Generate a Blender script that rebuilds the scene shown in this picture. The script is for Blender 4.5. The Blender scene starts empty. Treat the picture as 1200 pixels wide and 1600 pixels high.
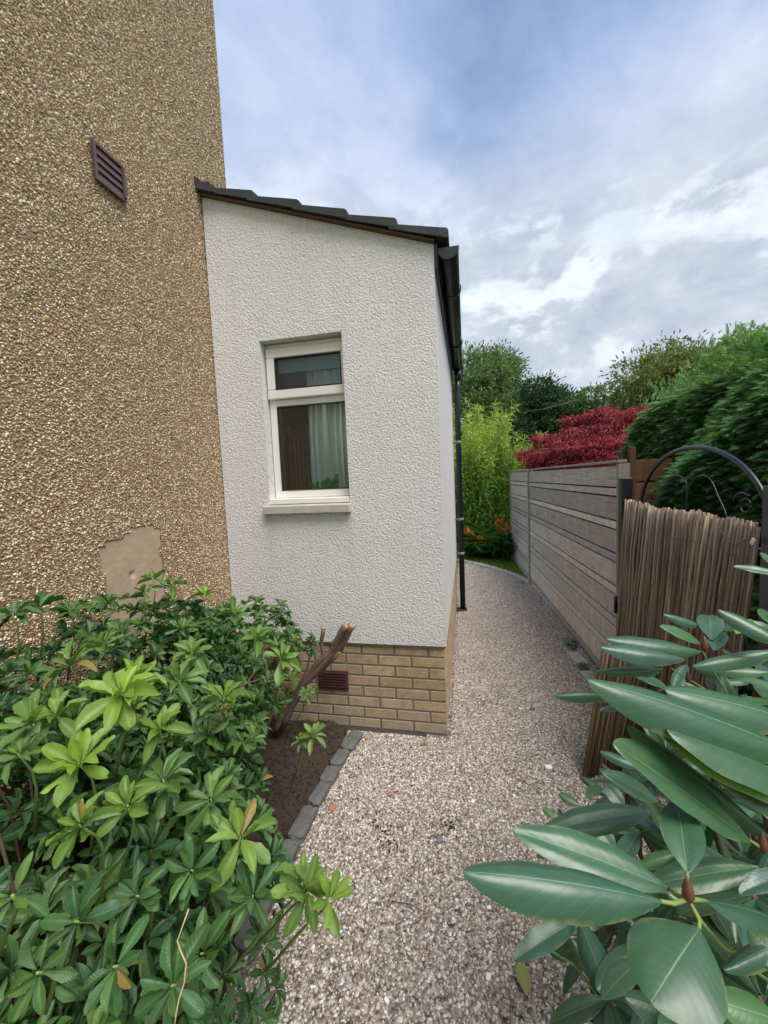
import bpy, bmesh, math, random
import numpy as np
from mathutils import Vector, Matrix
R = math.radians
rng = np.random.default_rng(11)
random.seed(5)
scene = bpy.context.scene
col = scene.collection

# ------------------------------------------------------------------ camera
EYE = Vector((0, 0, 1.7)); FPX = 625.0
PITCH, YAW, ROLL = R(4.6), R(-11.8), R(2.49)
fw = Vector((math.sin(YAW)*math.cos(PITCH), math.cos(YAW)*math.cos(PITCH), -math.sin(PITCH)))
rt = Vector((math.cos(YAW), -math.sin(YAW), 0)); dn = fw.cross(rt)
rt2 = math.cos(ROLL)*rt + math.sin(ROLL)*dn
dn2 = -math.sin(ROLL)*rt + math.cos(ROLL)*dn
cam = bpy.data.cameras.new('camera'); co = bpy.data.objects.new('camera', cam); col.objects.link(co)
co.matrix_world = Matrix(((rt2.x, -dn2.x, -fw.x, EYE.x), (rt2.y, -dn2.y, -fw.y, EYE.y), (rt2.z, -dn2.z, -fw.z, EYE.z), (0, 0, 0, 1)))
cam.sensor_fit = 'VERTICAL'; cam.sensor_height = 36; cam.sensor_width = 27
cam.lens = 36*FPX/1600; cam.clip_start = .02; cam.clip_end = 800
scene.camera = co

def P(px, py, d):                      # survey helper: a point seen at (px,py) at forward distance d metres
    return EYE + fw*d + rt2*((px-600)/FPX*d) + dn2*((py-800)/FPX*d)
def at(px, py, ax, val):               # the point seen at (px,py) on the plane axis=val
    d = fw + rt2*((px-600)/FPX) + dn2*((py-800)/FPX)
    return EYE + d*((val-EYE[ax])/d[ax])

# ------------------------------------------------------------------ node helpers
def nn(nt, t, **kw):
    n = nt.nodes.new(t)
    for k, v in kw.items():
        if k == 'ins':
            for a, b in v.items():
                if hasattr(b, 'is_output') or isinstance(b, bpy.types.NodeSocket): nt.links.new(b, n.inputs[a])
                else: n.inputs[a].default_value = b
        else: setattr(n, k, v)
    return n
def math_(nt, op, a, b=None, c=None, clamp=False):
    n = nt.nodes.new('ShaderNodeMath'); n.operation = op; n.use_clamp = clamp
    for i, v in enumerate((a, b, c)):
        if v is None: continue
        if isinstance(v, bpy.types.NodeSocket): nt.links.new(v, n.inputs[i])
        else: n.inputs[i].default_value = v
    return n.outputs[0]
def ramp(nt, fac, stops, interp='LINEAR'):
    n = nt.nodes.new('ShaderNodeValToRGB'); n.color_ramp.interpolation = interp
    cr = n.color_ramp
    while len(cr.elements) < len(stops): cr.elements.new(.5)
    for e, (p, c) in zip(cr.elements, stops):
        e.position = p; e.color = (*c, 1) if len(c) == 3 else c
    nt.links.new(fac, n.inputs[0]); return n.outputs[0]
def mixc(nt, f, a, b, mode='MIX'):
    n = nt.nodes.new('ShaderNodeMix'); n.data_type = 'RGBA'; n.blend_type = mode
    for i, v in ((0, f), (6, a), (7, b)):
        if isinstance(v, bpy.types.NodeSocket): nt.links.new(v, n.inputs[i])
        else: n.inputs[i].default_value = v if i == 0 else (*v[:3], 1)
    return n.outputs[2]
def noise(nt, vec, scale, detail=3, rough=.5, dist=0):
    n = nn(nt, 'ShaderNodeTexNoise', ins={'Scale': scale, 'Detail': detail, 'Roughness': rough, 'Distortion': dist})
    if vec is not None: nt.links.new(vec, n.inputs['Vector'])
    return n.outputs['Fac']
def voro(nt, vec, scale, feat='F1', out='Distance'):
    n = nt.nodes.new('ShaderNodeTexVoronoi'); n.feature = feat; n.inputs['Scale'].default_value = scale
    if vec is not None: nt.links.new(vec, n.inputs['Vector'])
    return n.outputs[out]
def newmat(name):
    m = bpy.data.materials.new(name); m.use_nodes = True; nt = m.node_tree
    b = nt.nodes['Principled BSDF']; return m, nt, b
def setc(nt, b, c):
    if isinstance(c, bpy.types.NodeSocket): nt.links.new(c, b.inputs['Base Color'])
    else: b.inputs['Base Color'].default_value = (*c, 1)
def bump(nt, b, h, dist=.005, strength=1.0):
    n = nn(nt, 'ShaderNodeBump', ins={'Height': h, 'Distance': dist, 'Strength': strength})
    nt.links.new(n.outputs[0], b.inputs['Normal']); return n
def objc(nt):
    return nt.nodes.new('ShaderNodeTexCoord').outputs['Object']

# ------------------------------------------------------------------ world: Nishita sky under layered cloud
SUN_EL, SUN_AZ = R(60), R(128)         # azimuth measured clockwise from +Y (the path's direction)
w = bpy.data.worlds.new('World'); scene.world = w; w.use_nodes = True
nt = w.node_tree; nt.nodes.clear()
out = nt.nodes.new('ShaderNodeOutputWorld'); bg = nt.nodes.new('ShaderNodeBackground')
sky = nt.nodes.new('ShaderNodeTexSky'); sky.sky_type = 'NISHITA'; sky.sun_disc = False
sky.sun_elevation = SUN_EL; sky.sun_rotation = SUN_AZ
tc = nt.nodes.new('ShaderNodeTexCoord').outputs['Generated']
sp = nn(nt, 'ShaderNodeSeparateXYZ', ins={0: tc})
zz = math_(nt, 'ADD', math_(nt, 'MAXIMUM', sp.outputs[2], 0.0), .22)
cx_ = math_(nt, 'DIVIDE', sp.outputs[0], zz); cy_ = math_(nt, 'DIVIDE', sp.outputs[1], zz)
cv = nn(nt, 'ShaderNodeCombineXYZ', ins={0: cx_, 1: cy_, 2: 0.0}).outputs[0]
wn_ = nn(nt, 'ShaderNodeTexNoise', ins={'Vector': cv, 'Scale': 1.9, 'Detail': 6.0, 'Roughness': .6}).outputs['Color']
wn_ = nn(nt, 'ShaderNodeVectorMath', operation='SUBTRACT', ins={0: wn_, 1: (.5, .5, .5)}).outputs[0]
wn_ = nn(nt, 'ShaderNodeVectorMath', operation='SCALE', ins={0: wn_, 'Scale': .75}).outputs[0]
nv = nn(nt, 'ShaderNodeVectorMath', operation='NORMALIZE', ins={0: nn(nt, 'ShaderNodeVectorMath', operation='ADD', ins={0: tc, 1: wn_}).outputs[0]}).outputs[0]
def blob(px, py, sharp):               # a bank of cloud around one direction of the sky
    d = (fw + rt2*((px-600)/FPX) + dn2*((py-800)/FPX)).normalized()
    n = nn(nt, 'ShaderNodeVectorMath', operation='DOT_PRODUCT', ins={0: nv, 1: tuple(d)})
    return math_(nt, 'POWER', math_(nt, 'MAXIMUM', n.outputs['Value'], 0.0), sharp)
n3 = noise(nt, cv, .7, 4, .5, .2)
fl = nn(nt, 'ShaderNodeVectorMath', operation='MULTIPLY', ins={0: tc, 1: (1.0, 1.0, 1.75)}).outputs[0]
n1 = noise(nt, fl, 1.35, 6, .52, .35); n2 = noise(nt, cv, 2.4, 8, .6, .5)
high = math_(nt, 'ADD', math_(nt, 'MULTIPLY', n1, .68), math_(nt, 'MULTIPLY', n2, .32))
b_white = math_(nt, 'ADD', math_(nt, 'MULTIPLY', blob(800, 400, 14), .13), math_(nt, 'MULTIPLY', blob(1130, 410, 26), .11))
b_white = math_(nt, 'ADD', b_white, math_(nt, 'MULTIPLY', blob(520, 180, 7), .05))
b_dark = math_(nt, 'MULTIPLY', blob(980, 60, 9), .24)
high = math_(nt, 'SUBTRACT', math_(nt, 'ADD', high, b_white), b_dark)
cloudc = ramp(nt, high, [(.26, (.13, .19, .35)), (.38, (.22, .31, .49)), (.50, (.37, .45, .62)), (.62, (.52, .59, .70)), (.74, (.70, .74, .80))])
# cumulus: lumps with hard upper edges, brighter sky between them
puff = noise(nt, fl, 3.6, 9, .57, .25); puff2 = noise(nt, fl, 9.0, 6, .6, .3)
pf = math_(nt, 'ADD', math_(nt, 'MULTIPLY', puff, .80), math_(nt, 'MULTIPLY', puff2, .22))
pf = math_(nt, 'ADD', pf, math_(nt, 'ADD', math_(nt, 'MULTIPLY', blob(880, 290, 110), .13), math_(nt, 'MULTIPLY', blob(930, 520, 14), .09)))
pf = math_(nt, 'SUBTRACT', pf, math_(nt, 'MULTIPLY', blob(820, 420, 60), .05))
mask = nn(nt, 'ShaderNodeMapRange', interpolation_type='SMOOTHSTEP', ins={0: pf, 1: .495, 2: .580, 3: 0.0, 4: 1.0}).outputs[0]
lowm = nn(nt, 'ShaderNodeMapRange', interpolation_type='SMOOTHSTEP', ins={0: sp.outputs[2], 1: .66, 2: .42, 3: 0.0, 4: 1.0}).outputs[0]
body = ramp(nt, math_(nt, 'ADD', math_(nt, 'MULTIPLY', puff2, .6), math_(nt, 'MULTIPLY', puff, .4)), [(.34, (.54, .58, .65)), (.50, (.41, .46, .54)), (.66, (.30, .35, .44))])
gapc = ramp(nt, math_(nt, 'ADD', math_(nt, 'MULTIPLY', n1, .5), math_(nt, 'MULTIPLY', puff2, .5)), [(.36, (.48, .56, .67)), (.50, (.59, .65, .72)), (.66, (.74, .78, .82))])
low = mixc(nt, mask, gapc, body)
fin = mixc(nt, math_(nt, 'MULTIPLY', lowm, .92), cloudc, low)
gap = math_(nt, 'MULTIPLY', math_(nt, 'SUBTRACT', n3, .60), 1.4, clamp=True)
skyb = nn(nt, 'ShaderNodeVectorMath', operation='SCALE', ins={0: sky.outputs[0], 'Scale': .08}).outputs[0]
fin = mixc(nt, gap, fin, skyb)
nt.links.new(fin, bg.inputs[0]); bg.inputs[1].default_value = 1.0
nt.links.new(bg.outputs[0], out.inputs[0])
sun = bpy.data.lights.new('sun', 'SUN'); sun.energy = 3.0; sun.angle = R(38); sun.color = (1, .95, .88)
so = bpy.data.objects.new('sun', sun); col.objects.link(so)
sd = Vector((math.sin(SUN_AZ)*math.cos(SUN_EL), math.cos(SUN_AZ)*math.cos(SUN_EL), math.sin(SUN_EL)))
so.rotation_euler = (-sd).to_track_quat('-Z', 'Y').to_euler()
scene.view_settings.view_transform = 'Standard'; scene.view_settings.look = 'None'
scene.view_settings.exposure = 0.55; scene.view_settings.gamma = 1

# ------------------------------------------------------------------ materials
def m_plain(name, c, rough=.6, bumpscale=None, bd=.002, var=.15, spec=.5, metal=0):
    m, nt, b = newmat(name); oc = objc(nt)
    f = noise(nt, oc, 9, 5, .6)
    cc = mixc(nt, f, tuple(x*(1-var) for x in c), tuple(min(1, x*(1+var)) for x in c))
    setc(nt, b, cc); b.inputs['Roughness'].default_value = rough; b.inputs['Metallic'].default_value = metal
    b.inputs['Specular IOR Level'].default_value = spec
    if bumpscale: bump(nt, b, noise(nt, oc, bumpscale, 4, .6), bd)
    return m
def m_stones(name, cols, base_rough=.75, by='obj'):
    m, nt, b = newmat(name)
    r = nt.nodes.new('ShaderNodeObjectInfo').outputs['Random']
    c = ramp(nt, r, cols, 'CONSTANT')
    f = noise(nt, nt.nodes.new('ShaderNodeTexCoord').outputs['Generated'], 3, 3)
    c = mixc(nt, math_(nt, 'MULTIPLY', f, .35), c, (.16, .12, .09))
    setc(nt, b, c); b.inputs['Roughness'].default_value = base_rough; b.inputs['Specular IOR Level'].default_value = .35
    return m
GRAVC = [(0, (.30, .24, .19)), (.14, (.50, .43, .36)), (.28, (.37, .34, .30)), (.40, (.60, .54, .46)), (.52, (.22, .19, .17)), (.62, (.43, .33, .26)), (.70, (.70, .65, .58)), (.80, (.32, .27, .22)), (.88, (.80, .78, .73)), (.95, (.13, .11, .09))]
DASHC = [(0, (.36, .23, .12)), (.13, (.62, .46, .27)), (.26, (.47, .32, .18)), (.37, (.78, .62, .41)), (.51, (.21, .13, .08)), (.60, (.58, .38, .20)), (.68, (.90, .80, .61)), (.76, (.38, .24, .14)), (.86, (.50, .43, .35)), (.92, (.16, .10, .065)), (.96, (.93, .88, .78))]
def m_gravel_sheet():
    m, nt, b = newmat('gravel_bed'); oc = objc(nt)
    n = nt.nodes.new('ShaderNodeTexVoronoi'); n.inputs['Scale'].default_value = 75; nt.links.new(oc, n.inputs['Vector'])
    r = nn(nt, 'ShaderNodeSeparateColor', ins={0: n.outputs['Color']}).outputs[0]
    c = ramp(nt, r, GRAVC, 'CONSTANT')
    d = ramp(nt, n.outputs['Distance'], [(.35, (1, 1, 1)), (.75, (.35, .3, .27))])
    c = mixc(nt, 1.0, c, d, 'MULTIPLY')
    f = noise(nt, oc, 2.2, 5, .6)
    c = mixc(nt, math_(nt, 'MULTIPLY', math_(nt, 'SUBTRACT', f, .5, clamp=True), 2.2, clamp=True), c, (.12, .09, .07))
    setc(nt, b, c); b.inputs['Roughness'].default_value = .9
    bump(nt, b, math_(nt, 'SUBTRACT', 1.0, n.outputs['Distance']), .012); return m
def m_roughcast():
    m, nt, b = newmat('white_roughcast'); oc = objc(nt)
    v = voro(nt, oc, 88, 'SMOOTH_F1'); n = noise(nt, oc, 100, 4, .55, .6); n0 = noise(nt, oc, 3, 5, .6)
    h = math_(nt, 'ADD', math_(nt, 'MULTIPLY', math_(nt, 'SUBTRACT', 1.0, v), .55), math_(nt, 'MULTIPLY', n, .9))
    c = mixc(nt, n0, (.71, .685, .67), (.79, .775, .765))
    # darker grey in the pits of the render
    pit = math_(nt, 'MULTIPLY', math_(nt, 'SUBTRACT', .92, h), 1.3, clamp=True)
    c = mixc(nt, math_(nt, 'MULTIPLY', pit, .8), c, (.40, .36, .34))
    sx = nn(nt, 'ShaderNodeSeparateXYZ', ins={0: oc})
    damp = math_(nt, 'MULTIPLY', math_(nt, 'SUBTRACT', .76, sx.outputs[2], clamp=True), 2.0, clamp=True)
    c = mixc(nt, math_(nt, 'MULTIPLY', damp, math_(nt, 'MULTIPLY', n0, .7)), c, (.42, .40, .38))
    stv = nn(nt, 'ShaderNodeMapping', ins={0: oc, 'Scale': (9, 9, .7)}).outputs[0]; stn = noise(nt, stv, 1.3, 5, .6)
    c = mixc(nt, math_(nt, 'MULTIPLY', math_(nt, 'SUBTRACT', stn, .50, clamp=True), 1.1, clamp=True), c, (.56, .55, .50))
    # run-off below the ends of the window sill
    dx = math_(nt, 'MINIMUM', math_(nt, 'ABSOLUTE', math_(nt, 'ADD', sx.outputs[0], 1.33)), math_(nt, 'ABSOLUTE', math_(nt, 'ADD', sx.outputs[0], .765)))
    fx = math_(nt, 'SUBTRACT', 1.0, math_(nt, 'DIVIDE', math_(nt, 'ADD', dx, math_(nt, 'MULTIPLY', math_(nt, 'SUBTRACT', n0, .5), .06)), .045), clamp=True)
    fz = nn(nt, 'ShaderNodeMapRange', ins={0: sx.outputs[2], 1: 1.50, 2: .95, 3: 1.0, 4: 0.0}).outputs[0]
    fz = math_(nt, 'MULTIPLY', fz, math_(nt, 'LESS_THAN', sx.outputs[2], 1.50))
    c = mixc(nt, math_(nt, 'MULTIPLY', math_(nt, 'MULTIPLY', fx, fz), .38), c, (.40, .40, .35))
    setc(nt, b, c); b.inputs['Roughness'].default_value = .9; b.inputs['Specular IOR Level'].default_value = .2
    bump(nt, b, h, .0075, 1.0); return m
def m_brick():
    m, nt, b = newmat('buff_brick'); oc = objc(nt)
    a = nn(nt, 'ShaderNodeAttribute', attribute_name='rnd').outputs['Fac']
    c = ramp(nt, a, [(0, (.36, .26, .14)), (.3, (.44, .32, .17)), (.55, (.50, .375, .225)), (.8, (.37, .265, .165)), (1, (.46, .35, .22))])
    n = noise(nt, oc, 16, 5, .65); n2 = noise(nt, oc, 140, 3, .6)
    c = mixc(nt, math_(nt, 'MULTIPLY', math_(nt, 'SUBTRACT', n, .38, clamp=True), 2.6, clamp=True), c, (.26, .185, .11))
    c = mixc(nt, math_(nt, 'MULTIPLY', math_(nt, 'SUBTRACT', n2, .55, clamp=True), 2.4, clamp=True), c, (.14, .09, .055))
    spk = noise(nt, oc, 60, 2, .5)
    c = mixc(nt, math_(nt, 'MULTIPLY', math_(nt, 'SUBTRACT', spk, .68, clamp=True), 6.0, clamp=True), c, (.72, .70, .66))
    sx = nn(nt, 'ShaderNodeSeparateXYZ', ins={0: oc})
    damp = math_(nt, 'MULTIPLY', math_(nt, 'SUBTRACT', .20, sx.outputs[2], clamp=True), 3.5, clamp=True)
    c = mixc(nt, math_(nt, 'MULTIPLY', damp, n), c, (.34, .31, .26))
    setc(nt, b, c); b.inputs['Roughness'].default_value = .88
    bump(nt, b, n2, .0025); return m
def m_wood(name, c1, c2, c3, lscale=(2, 2, 34), rough=.8):
    m, nt, b = newmat(name); oc = objc(nt)
    a = nn(nt, 'ShaderNodeAttribute', attribute_name='rnd').outputs['Fac']
    off = nn(nt, 'ShaderNodeCombineXYZ', ins={0: math_(nt, 'MULTIPLY', a, 13.0), 1: math_(nt, 'MULTIPLY', a, 31.0), 2: math_(nt, 'MULTIPLY', a, 7.0)}).outputs[0]
    v = nn(nt, 'ShaderNodeVectorMath', operation='ADD', ins={0: oc, 1: off}).outputs[0]
    mp = nn(nt, 'ShaderNodeMapping', ins={0: v, 'Scale': lscale}).outputs[0]
    g = noise(nt, mp, 2.2, 6, .62, 1.2); g = math_(nt, 'ADD', math_(nt, 'MULTIPLY', math_(nt, 'SUBTRACT', g, .5), 1.5), .56, clamp=True); big = noise(nt, v, 1.9, 4, .6)
    c = mixc(nt, g, c1, c2)
    c = mixc(nt, math_(nt, 'MULTIPLY', math_(nt, 'SUBTRACT', math_(nt, 'ADD', math_(nt, 'MULTIPLY', a, .5), math_(nt, 'MULTIPLY', big, .5)), .52, clamp=True), 3.4, clamp=True), c, c3)
    st = noise(nt, nn(nt, 'ShaderNodeMapping', ins={0: v, 'Scale': (9, 9, 1.6)}).outputs[0], 1.6, 4, .6)
    c = mixc(nt, math_(nt, 'MULTIPLY', math_(nt, 'SUBTRACT', st, .52, clamp=True), 1.6, clamp=True), c, tuple(x*1.35 for x in c2))
    vv_ = math_(nt, 'ADD', .62, math_(nt, 'MULTIPLY', a, .70)); c = nn(nt, 'ShaderNodeVectorMath', operation='SCALE', ins={0: c, 'Scale': vv_}).outputs[0]
    kn = voro(nt, nn(nt, 'ShaderNodeMapping', ins={0: v, 'Scale': (3, 3, 9)}).outputs[0], 1.0)
    c = mixc(nt, math_(nt, 'MULTIPLY', math_(nt, 'SUBTRACT', .09, kn, clamp=True), 12.0, clamp=True), c, tuple(x*.35 for x in c1))
    setc(nt, b, c); b.inputs['Roughness'].default_value = rough; b.inputs['Specular IOR Level'].default_value = .25
    bump(nt, b, g, .0025); return m
def m_leaf(name, cols, young_or_lit=None, rough=.42, trans=.25, vein=None, veinw=.05, lateral=0., spec=.5, coat=0, back=None):
    m, nt, b = newmat(name)
    a = nn(nt, 'ShaderNodeAttribute', attribute_name='rnd').outputs['Fac']
    t = nn(nt, 'ShaderNodeAttribute', attribute_name='tone').outputs['Fac']
    k = len(cols); c = ramp(nt, a, [(i/max(1, k-1), cc) for i, cc in enumerate(cols)])
    if young_or_lit: c = mixc(nt, t, c, young_or_lit)
    uv = nt.nodes.new('ShaderNodeUVMap').outputs[0]
    s = nn(nt, 'ShaderNodeSeparateXYZ', ins={0: uv})
    au = math_(nt, 'ABSOLUTE', s.outputs[0])
    if vein:
        f = math_(nt, 'SUBTRACT', 1.0, math_(nt, 'DIVIDE', au, veinw), clamp=True)
        f = math_(nt, 'MULTIPLY', f, .75)
        c = mixc(nt, f, c, vein)
        if lateral:
            # side veins run out from the midrib
            ph = math_(nt, 'SUBTRACT', math_(nt, 'MULTIPLY', s.outputs[1], 11.0), math_(nt, 'MULTIPLY', au, 2.2))
            sw = math_(nt, 'ABSOLUTE', math_(nt, 'SINE', math_(nt, 'MULTIPLY', ph, math.pi)))
            lf = math_(nt, 'SUBTRACT', 1.0, math_(nt, 'MULTIPLY', sw, 5.0), clamp=True)
            c = mixc(nt, math_(nt, 'MULTIPLY', lf, min(.2, lateral*.30+.05)), c, vein)
            hh = math_(nt, 'ADD', math_(nt, 'MULTIPLY', sw, .6), math_(nt, 'MULTIPLY', math_(nt, 'MINIMUM', au, .12), 5.0))
            nz = noise(nt, objc(nt), 45, 3, .6)
            bump(nt, b, math_(nt, 'ADD', hh, math_(nt, 'MULTIPLY', nz, .8)), .0008*lateral, .8)
    oc = objc(nt); nb = noise(nt, oc, 30, 3, .6)
    c = mixc(nt, math_(nt, 'MULTIPLY', nb, .35), c, mixc(nt, 1.0, c, (.62, .66, .6), 'MULTIPLY'))
    m1_ = noise(nt, oc, 11, 5, .7); c = mixc(nt, math_(nt, 'MULTIPLY', math_(nt, 'SUBTRACT', m1_, .52, clamp=True), 1.6, clamp=True), c, mixc(nt, 1.0, c, (1.9, 1.65, 1.35), 'MULTIPLY'))
    sp1 = noise(nt, oc, 120, 2, .5); c = mixc(nt, math_(nt, 'MULTIPLY', math_(nt, 'SUBTRACT', sp1, .70, clamp=True), 9.0, clamp=True), c, (.13, .085, .035))
    if vein and lateral >= .4:
        dead = math_(nt, 'GREATER_THAN', a, .991); c = mixc(nt, math_(nt, 'MULTIPLY', dead, .85), c, (.30, .20, .06))
    if vein:
        edge = math_(nt, 'MULTIPLY', math_(nt, 'SUBTRACT', math_(nt, 'MULTIPLY', au, math_(nt, 'ADD', .6, nb)), 1.02, clamp=True), 5.0, clamp=True); c = mixc(nt, math_(nt, 'MULTIPLY', edge, .6), c, (.26, .22, .07))
    if back is not None:
        g = nt.nodes.new('ShaderNodeNewGeometry').outputs['Backfacing']
        c = mixc(nt, g, c, back)
    setc(nt, b, c)
    b.inputs['Specular IOR Level'].default_value = spec
    rr = math_(nt, 'ADD', rough-.1, math_(nt, 'MULTIPLY', nb, .25)); nt.links.new(rr, b.inputs['Roughness'])
    if trans:
        tr = nt.nodes.new('ShaderNodeBsdfTranslucent'); nt.links.new(mixc(nt, .5, c, mixc(nt, 1.0, c, (1.5, 1.6, .5), 'MULTIPLY')), tr.inputs[0])
        mx = nt.nodes.new('ShaderNodeMixShader'); mx.inputs[0].default_value = trans
        nt.links.new(b.outputs[0], mx.inputs[1]); nt.links.new(tr.outputs[0], mx.inputs[2])
        nt.links.new(mx.outputs[0], nt.nodes['Material Output'].inputs[0])
    return m
def m_bark(name, c1, c2, sc=(30, 30, 6), d=.004):
    m, nt, b = newmat(name); oc = objc(nt)
    g = noise(nt, nn(nt, 'ShaderNodeMapping', ins={0: oc, 'Scale': sc}).outputs[0], 1.5, 5, .65, .5)
    setc(nt, b, mixc(nt, g, c1, c2)); b.inputs['Roughness'].default_value = .9; bump(nt, b, g, d); return m
def m_soil():
    m, nt, b = newmat('soil'); oc = objc(nt)
    n = noise(nt, oc, 25, 8, .7); v = noise(nt, oc, 5, 4, .6)
    c = mixc(nt, n, (.022, .014, .010), (.085, .055, .038))
    c = mixc(nt, math_(nt, 'MULTIPLY', v, .5), c, (.05, .033, .024))
    setc(nt, b, c); b.inputs['Roughness'].default_value = .95; bump(nt, b, n, .03); return m
def m_glass(name, rough=0.0, obscure=False, tint=(.82, .88, .86)):
    m, nt, b = newmat(name); nt.nodes.remove(b)
    t = nn(nt, 'ShaderNodeBsdfTransparent', ins={0: (*tint, 1)})
    g = nn(nt, 'ShaderNodeBsdfGlossy', ins={0: (.9, .95, 1, 1), 'Roughness': rough})
    f = nn(nt, 'ShaderNodeFresnel', ins={0: 1.5})
    if obscure:
        oc = objc(nt); nzz = noise(nt, nn(nt, 'ShaderNodeMapping', ins={0: oc, 'Rotation': (0, .7, 0), 'Scale': (260, 50, 60)}).outputs[0], 1, 2)
        bp = nn(nt, 'ShaderNodeBump', ins={'Height': nzz, 'Distance': .002}); nt.links.new(bp.outputs[0], g.inputs['Normal']); nt.links.new(bp.outputs[0], f.inputs['Normal'])
    ff = math_(nt, 'MULTIPLY', f.outputs[0], 1.7, clamp=True)
    mx = nn(nt, 'ShaderNodeMixShader', ins={0: ff, 1: t.outputs[0], 2: g.outputs[0]})
    nt.links.new(mx.outputs[0], nt.nodes['Material Output'].inputs[0]); return m

M = {}
M['gravel'] = m_gravel_sheet(); M['pebble'] = m_stones('pebbles', GRAVC); M['dash'] = m_stones('pebble_dash_stones', DASHC, .5)
M['mortar'] = m_plain('wall_mortar', (.26, .18, .105), .95, 60, .004, .3, .2)
M['patch'] = m_plain('sand_mortar', (.43, .32, .225), .9, 30, .003, .22, .2)
M['roughcast'] = m_roughcast(); M['brick'] = m_brick()
M['joint'] = m_plain('brick_joint', (.15, .135, .12), .95, 90, .002, .3, .2)
M['tile'] = m_plain('roof_tile', (.045, .05, .05), .8, 50, .004, .5, .3)
M['undercloak'] = m_plain('undercloak', (.10, .065, .05), .9, 50, .002, .3)
M['black'] = m_plain('black_plastic', (.012, .013, .016), .32, None, 0, .3, .5)
M['gutter'] = m_plain('gutter_plastic', (.022, .020, .022), .25, None, 0, .3, .6)
M['iron'] = m_plain('black_iron', (.010, .011, .016), .35, 120, .0004, .4, .5)
M['upvc'] = m_plain('white_frame', (.78, .76, .70), .35, None, 0, .05, .5)
M['seal'] = m_plain('rubber_seal', (.02, .02, .02), .7)
M['sill'] = m_plain('stone_sill', (.46, .43, .36), .85, 70, .002, .25)
M['vent'] = m_plain('brown_plastic', (.10, .062, .058), .38, None, 0, .15, .4)
M['airbrick'] = m_plain('red_plastic', (.10, .035, .030), .55, None, 0, .2, .4)
M['fence'] = m_wood('weathered_board', (.17, .148, .135), (.66, .61, .57), (.42, .33, .27))
M['post'] = m_wood('post_wood', (.20, .17, .155), (.36, .32, .29), (.28, .21, .17), (22, 22, 2))
M['brownwood'] = m_wood('brown_stained_wood', (.10, .045, .022), (.19, .09, .045), (.22, .11, .05), (22, 22, 2))
M['reed'] = m_wood('dry_reed', (.12, .09, .068), (.36, .28, .205), (.42, .34, .25), (16, 16, 2), .65)
M['reedold'] = m_wood('wet_reed', (.07, .042, .026), (.20, .13, .075), (.36, .26, .14), (16, 16, 2), .6)
M['soil'] = m_soil()
M['stone'] = m_plain('grey_kerb_stone', (.17, .17, .175), .85, 28, .012, .35, .3)
M['kerb'] = m_plain('weathered_kerb', (.12, .12, .115), .9, 22, .016, .55, .25)
M['sett'] = m_plain('pale_sett', (.42, .39, .36), .85, 40, .004, .2, .3)
M['azalea'] = m_leaf('shrub_leaf', [(.034, .092, .036), (.052, .14, .040), (.045, .125, .070), (.085, .20, .048)], (.30, .46, .055), .42, .28, (.20, .34, .12), .06, .5, .45)
M['rhodo'] = m_leaf('rhododendron_leaf', [(.030, .085, .048), (.042, .112, .058), (.036, .10, .070), (.058, .15, .055)], (.20, .38, .03), .34, .10, (.26, .38, .16), .028, .13, .65, 0, (.16, .26, .06))
M['conifer'] = m_leaf('conifer_spray', [(.06, .16, .065), (.10, .235, .085), (.14, .29, .11), (.085, .20, .10)], (.23, .41, .13), .6, .3, None, spec=.3)
M['maple'] = m_leaf('red_maple_leaf', [(.17, .018, .035), (.34, .035, .065), (.52, .08, .115), (.24, .028, .05)], None, .5, .3, None, spec=.35)
M['bamboo'] = m_leaf('bamboo_leaf', [(.08, .20, .035), (.13, .28, .04), (.22, .38, .05)], (.46, .56, .11), .5, .35, None, spec=.35)
M['tree1'] = m_leaf('green_leaf', [(.09, .16, .06), (.13, .22, .08), (.19, .28, .10)], None, .55, .3, None, spec=.3)
M['tree2'] = m_leaf('dark_leaf', [(.035, .08, .035), (.05, .11, .045), (.065, .135, .055)], None, .55, .2, None, spec=.3)
M['tree3'] = m_leaf('olive_leaf', [(.14, .19, .07), (.19, .24, .08), (.24, .24, .09), (.15, .21, .07)], None, .55, .3, None, spec=.3)
M['strap'] = m_leaf('strap_leaf', [(.06, .15, .04), (.10, .22, .05), (.15, .28, .07)], None, .5, .25, None, spec=.4)
M['flower'] = m_leaf('orange_petal', [(.55, .10, .02), (.65, .16, .03)], None, .6, .3, None)
M['grass'] = m_leaf('grass_blade', [(.10, .17, .03), (.16, .25, .04), (.22, .29, .06)], None, .6, .3, None, spec=.2)
M['stem'] = m_plain('green_stem', (.20, .26, .07), .6, None, 0, .3)
M['twig'] = m_bark('brown_twig', (.07, .04, .028), (.16, .10, .07), (60, 60, 12), .002)
M['bark'] = m_bark('tree_bark', (.05, .038, .028), (.14, .11, .085))
M['stump'] = m_bark('stump_bark', (.07, .045, .03), (.26, .175, .12), (70, 70, 14), .006)
M['cut'] = m_plain('cut_wood', (.33, .22, .14), .8, 80, .001)
M['bud'] = m_plain('brown_bud', (.15, .055, .04), .5, 150, .001, .3)
M['turf'] = m_plain('turf', (.14, .19, .04), .95, 60, .01, .35, .1)
M['glass'] = m_glass('window_glass'); M['obscure'] = m_glass('obscure_glass', .12, True)
M['roomwall'] = m_plain('room_wall', (.17, .11, .08), .9)
M['curtain'] = m_plain('grey_green_curtain', (.84, .88, .84), .9, None, 0, .1)
M['blind'] = m_plain('blue_blind', (.35, .60, .72), .8)
M['rack'] = m_plain('red_brown_wood', (.50, .20, .10), .5)
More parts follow.
